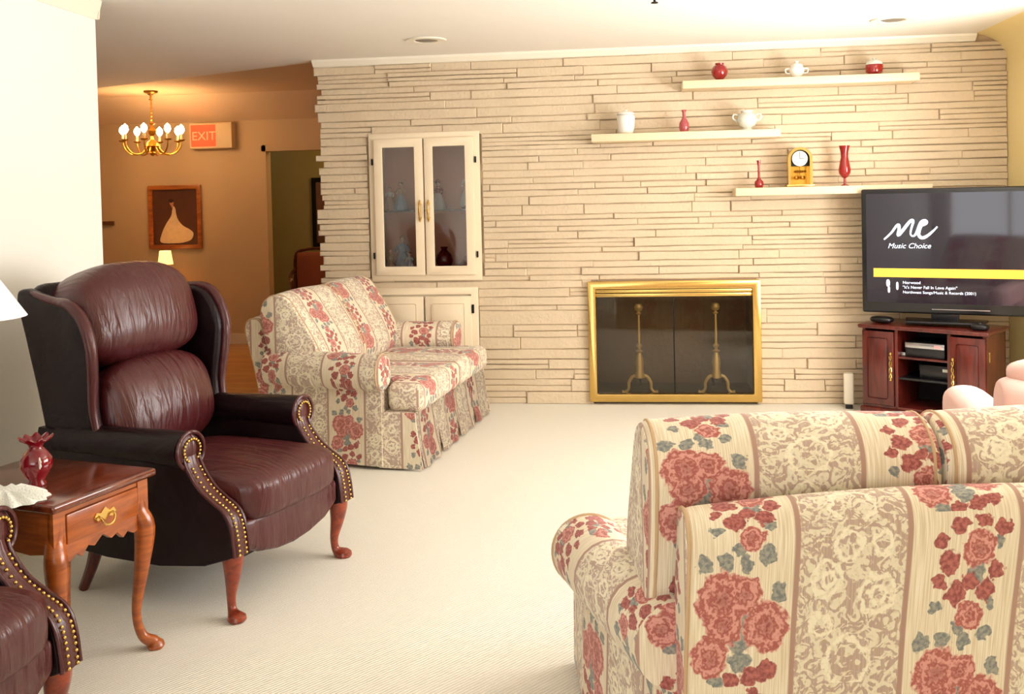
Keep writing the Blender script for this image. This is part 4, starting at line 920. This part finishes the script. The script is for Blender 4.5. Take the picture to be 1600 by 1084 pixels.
for k in range(8):
    a = R(45*k+12); c_, s_ = cos(a), sin(a); rA = .265
    bm = bmesh.new(); tube(bm, [(.04*c_, .04*s_, -.50), (.10*c_, .10*s_, -.575), (.19*c_, .19*s_, -.585), (.25*c_, .25*s_, -.53), (rA*c_, rA*s_, -.47)], [.008, .008, .007, .007, .006], 8)
    lathe(bm, [(0, -.475), (.03, -.465), (.034, -.455), (.01, -.458), (0, -.458)], (rA*c_, rA*s_, 0), 12); arm = done('arm', bm, GOLD, ch)
    done('candle', lathe(bmesh.new(), [(0, -.46), (.011, -.46), (.011, -.405), (0, -.405)], (rA*c_, rA*s_, 0), 10), CANDLE, arm)
    done('bulb', lathe(bmesh.new(), [(0, -.405), (.016, -.395), (.03, -.368), (.024, -.338), (0, -.312)], (rA*c_, rA*s_, 0), 12), BULB, arm)
# exit sign
ex = thing('exit_sign', 'lit red exit sign on the dining room far wall', 'exit sign', (-4.30, FY, 2.0), 0)
done('housing', B(-.15, .30, -.11, -.001, 0, .26, bev=.01), mat('cream_plastic', (225, 205, 170), .5), ex); done('face', B(-.13, .13, -.114, -.108, .02, .24), emis('exit_red', (255, 70, 35), 1.3), ex, False, label='glowing red face')
bm = bmesh.new(); text_bm(bm, 'EXIT', .125, Matrix.Translation((-.122, -.1155, .085)) @ Matrix.Rotation(PI/2, 4, 'X'), 0, .0005); done('lettering', bm, emis('exit_letters', (255, 130, 80), 1.3), ex, False, recalc=False)
sprinkler(-4.55, 9.0, DZ-.001, 'small dark sprinkler on the dining ceiling above the exit sign')
# painting
pt = thing('painting', 'gold framed painting of a lady in a white ball gown on the dining wall', 'painting', (-4.67, FY-.002, .985), 0)
pw, ph = .285, .655
bm = bmesh.new(); t = .045
rframe(bm, -pw, pw, 0, ph, t, -.035, 0, .01)
done('frame', bm, wood('gilt_wood_frame', (190, 110, 40), (150, 80, 24), rough=.3), pt)
cv = done('canvas', B(-pw+t, pw-t, -.012, -.004, t, ph-t), mat('dark_oil_ground', (88, 52, 36), .5, var=.3, scale=7), pt, False)
bm = bmesh.new(); P = [(-.16, .07), (-.15, .16), (-.10, .26), (-.045, .34), (-.03, .40), (-.015, .44), (.005, .41), (.01, .36), (.03, .30), (.08, .24), (.15, .20), (.19, .16), (.17, .10), (.10, .07), (0, .06)]
prism(bm, [(p.x, p.y) for p in spl([(a, b2, 0) for a, b2 in P], 4, True)], -.0145, -.0125, 'y'); done('gown', bm, mat('painted_white_gown', (226, 206, 170), .6, var=.2, scale=25), cv, False)
bm = bmesh.new(); prism(bm, [(-.035+.022*cos(k*PI/6), .475+.028*sin(k*PI/6)) for k in range(12)], -.0145, -.0125, 'y'); prism(bm, [(-.03, .42), (-.045, .45), (-.025, .46), (-.01, .44)], -.0145, -.0125, 'y'); done('figure_head', bm, mat('painted_skin', (196, 140, 110), .6), cv, False)
bm = bmesh.new(); prism(bm, [(-.04+.028*cos(k*PI/6), .495+.02*sin(k*PI/6)) for k in range(12)], -.0155, -.0146, 'y'); done('figure_hair', bm, mat('painted_hair', (60, 34, 24), .6), cv, False)
tag(done('wall_switch', B(-5.46, -5.34, FY-.03, FY, 1.245, 1.285, bev=.006), mat('brown_plastic', (110, 64, 34), .5)), 'small brown control box on the dining wall beside the bright wall edge', 'switch')
# console table and little lamp
ct = thing('console_table', 'small dark wood side table under the painting in the dining room', 'table', (-4.66, 9.42, 0), 0)
done('tabletop', B(-.26, .26, -.2, .2, .585, .61, bev=.006), MAHOG, ct); done('apron', B(-.23, .23, -.17, .17, .50, .585), MAHOG, ct, False)
for sx_ in (-1, 1):
    for sy_ in (-1, 1): done('leg', tube(bmesh.new(), [(sx_*.21, sy_*.15, .55), (sx_*.21, sy_*.15, .3), (sx_*.22, sy_*.16, .003)], [.022, .018, .012], 8, 2), MAHOG, ct)
sl = thing('small_table_lamp', 'small lit lamp with glowing cream shade on the dining side table', 'lamp', (-4.66, 9.42, .611), 0)
bm = bmesh.new(); lathe(bm, [(0, 0), (.045, 0), (.04, .015), (.015, .03), (.035, .07), (.03, .11), (.01, .14), (.012, .16), (.008, .2), (.008, .26), (0, .26)]); 
for s in (-1, 1): tube(bm, [(s*.028, 0, .12), (s*.06, 0, .15), (s*.045, 0, .19), (s*.01, 0, .16)], .006, 8)
done('base', bm, mat('bronze', (110, 66, 34), .35, .8), sl)
done('shade', lathe(bmesh.new(), [(.075, .235), (.055, .37), (.053, .37), (.073, .235)], seg=32), mat('lit_cream_shade', (250, 215, 150), .8, var=.02, emit=(255, 200, 120), estr=2.2), sl)
# chair seen through the far opening, and picture there
dc = thing('side_chair', 'dark carved armchair with rust upholstery seen through the far doorway', 'chair', (-3.28, 9.98, 0), 200)
bm = bmesh.new(); pillow(bm, (0, 0, .42), (.25, .24, .05), 5, 8); RUST = mat('rust_upholstery', (150, 82, 58), .8); done('seat', bm, RUST, dc)
bm = bmesh.new(); loftx(bm, ring2([(-.21, .45), (-.25, .8), (-.28, .88), (-.25, .9), (-.22, .8), (-.18, .45)], 4), -.2, .2, ends=.9, n=4, rr=.03); done('backrest', bm, RUST, dc)
for s in (-1, 1):
    done('back_post', tube(bmesh.new(), [(s*.21, -.2, .4), (s*.22, -.24, .7), (s*.2, -.27, .89), (s*.1, -.285, .93), (0, -.29, .94)], [.02, .018, .018, .016, .014], 8), MAHOG, dc)
    done('armrest', tube(bmesh.new(), [(s*.21, -.24, .74), (s*.27, -.12, .68), (s*.27, .1, .66), (s*.26, .18, .62), (s*.24, .17, .44)], [.016, .018, .02, .018, .016], 8), MAHOG, dc)
    done('leg', tube(bmesh.new(), [(s*.22, .2, .4), (s*.225, .22, .2), (s*.22, .23, .003)], [.025, .02, .014], 8), MAHOG, dc); done('leg', tube(bmesh.new(), [(s*.2, -.2, .4), (s*.2, -.23, .2), (s*.2, -.27, .003)], [.022, .018, .014], 8), MAHOG, dc)
pf = thing('wall_picture', 'dark framed picture on the wall beyond the far doorway', 'picture', (-3.56, 11.398, .9), 0)
bm = bmesh.new()
rframe(bm, -.22, .22, 0, .82, .05, -.03, 0, .006)
done('frame', bm, BLACKM, pf); done('print', B(-.18, .18, -.012, -.004, .04, .78), mat('brown_print', (120, 84, 66), .5, var=.4, scale=6), pf, False)

# ------------------------------------------------------------------ light
def area(name, loc, rot, sx, sy, power, col):
    l = bpy.data.lights.new(name, 'AREA'); l.shape = 'RECTANGLE'; l.size = sx; l.size_y = sy; l.energy = power; l.color = col
    o = bpy.data.objects.new(name, l); o.location = loc; o.rotation_euler = rot; COL.objects.link(o); return o
def point(name, loc, power, col, r=.03):
    l = bpy.data.lights.new(name, 'POINT'); l.energy = power; l.color = col; l.shadow_soft_size = r
    o = bpy.data.objects.new(name, l); o.location = loc; COL.objects.link(o); return o
DAY = (1, .985, .965)
area('daylight_rear_window', ((RX0+RX1)/2, YB-.12, (RZ0+RZ1)/2), (R(90), 0, 0), RX1-RX0, RZ1-RZ0, 52, DAY)
area('daylight_right_window', (XR+.12, (WY0+WY1)/2, (WZ0+WZ1)/2), (R(90), 0, R(90)), WY1-WY0, WZ1-WZ0, 160, DAY)
# added uplights for the ceiling, standing in for sunlit ground outside the windows
area('bounce_fill_right', (XR+.9, (WY0+WY1)/2, .35), (R(90+42), 0, R(90)), WY1-WY0, .8, 290, (1, .99, .975))
area('bounce_fill_rear', ((RX0+RX1)/2, YB-.9, .0), (R(90+42), 0, 0), RX1-RX0, .8, 95, (1, .99, .975))
point('lamp_bulb_light', (LX, 2.86, 1.23), 14, (1, .95, .86), .03)
WARM = (1, .47, .15)
for k in range(4): point('chandelier_light', (cx+.24*cos(k*PI/2+.3), cy+.24*sin(k*PI/2+.3), cz-.34), 4.6, WARM, .03)
point('small_lamp_light', (-4.66, 9.42, .93), 2.2, (1, .5, .18), .03)
point('back_room_light', (-2.6, 10.5, 2.2), 17, (1, .66, .28), .1)
w = bpy.data.worlds.new('sky'); scn.world = w; w.use_nodes = True
bg = w.node_tree.nodes['Background']; bg.inputs[0].default_value = (.9, .95, 1, 1); bg.inputs[1].default_value = 1.5
scn.view_settings.view_transform = 'Standard'; scn.view_settings.look = 'None'; scn.view_settings.gamma = 1; scn.view_settings.use_curve_mapping = False
scn.view_settings.exposure = -.04
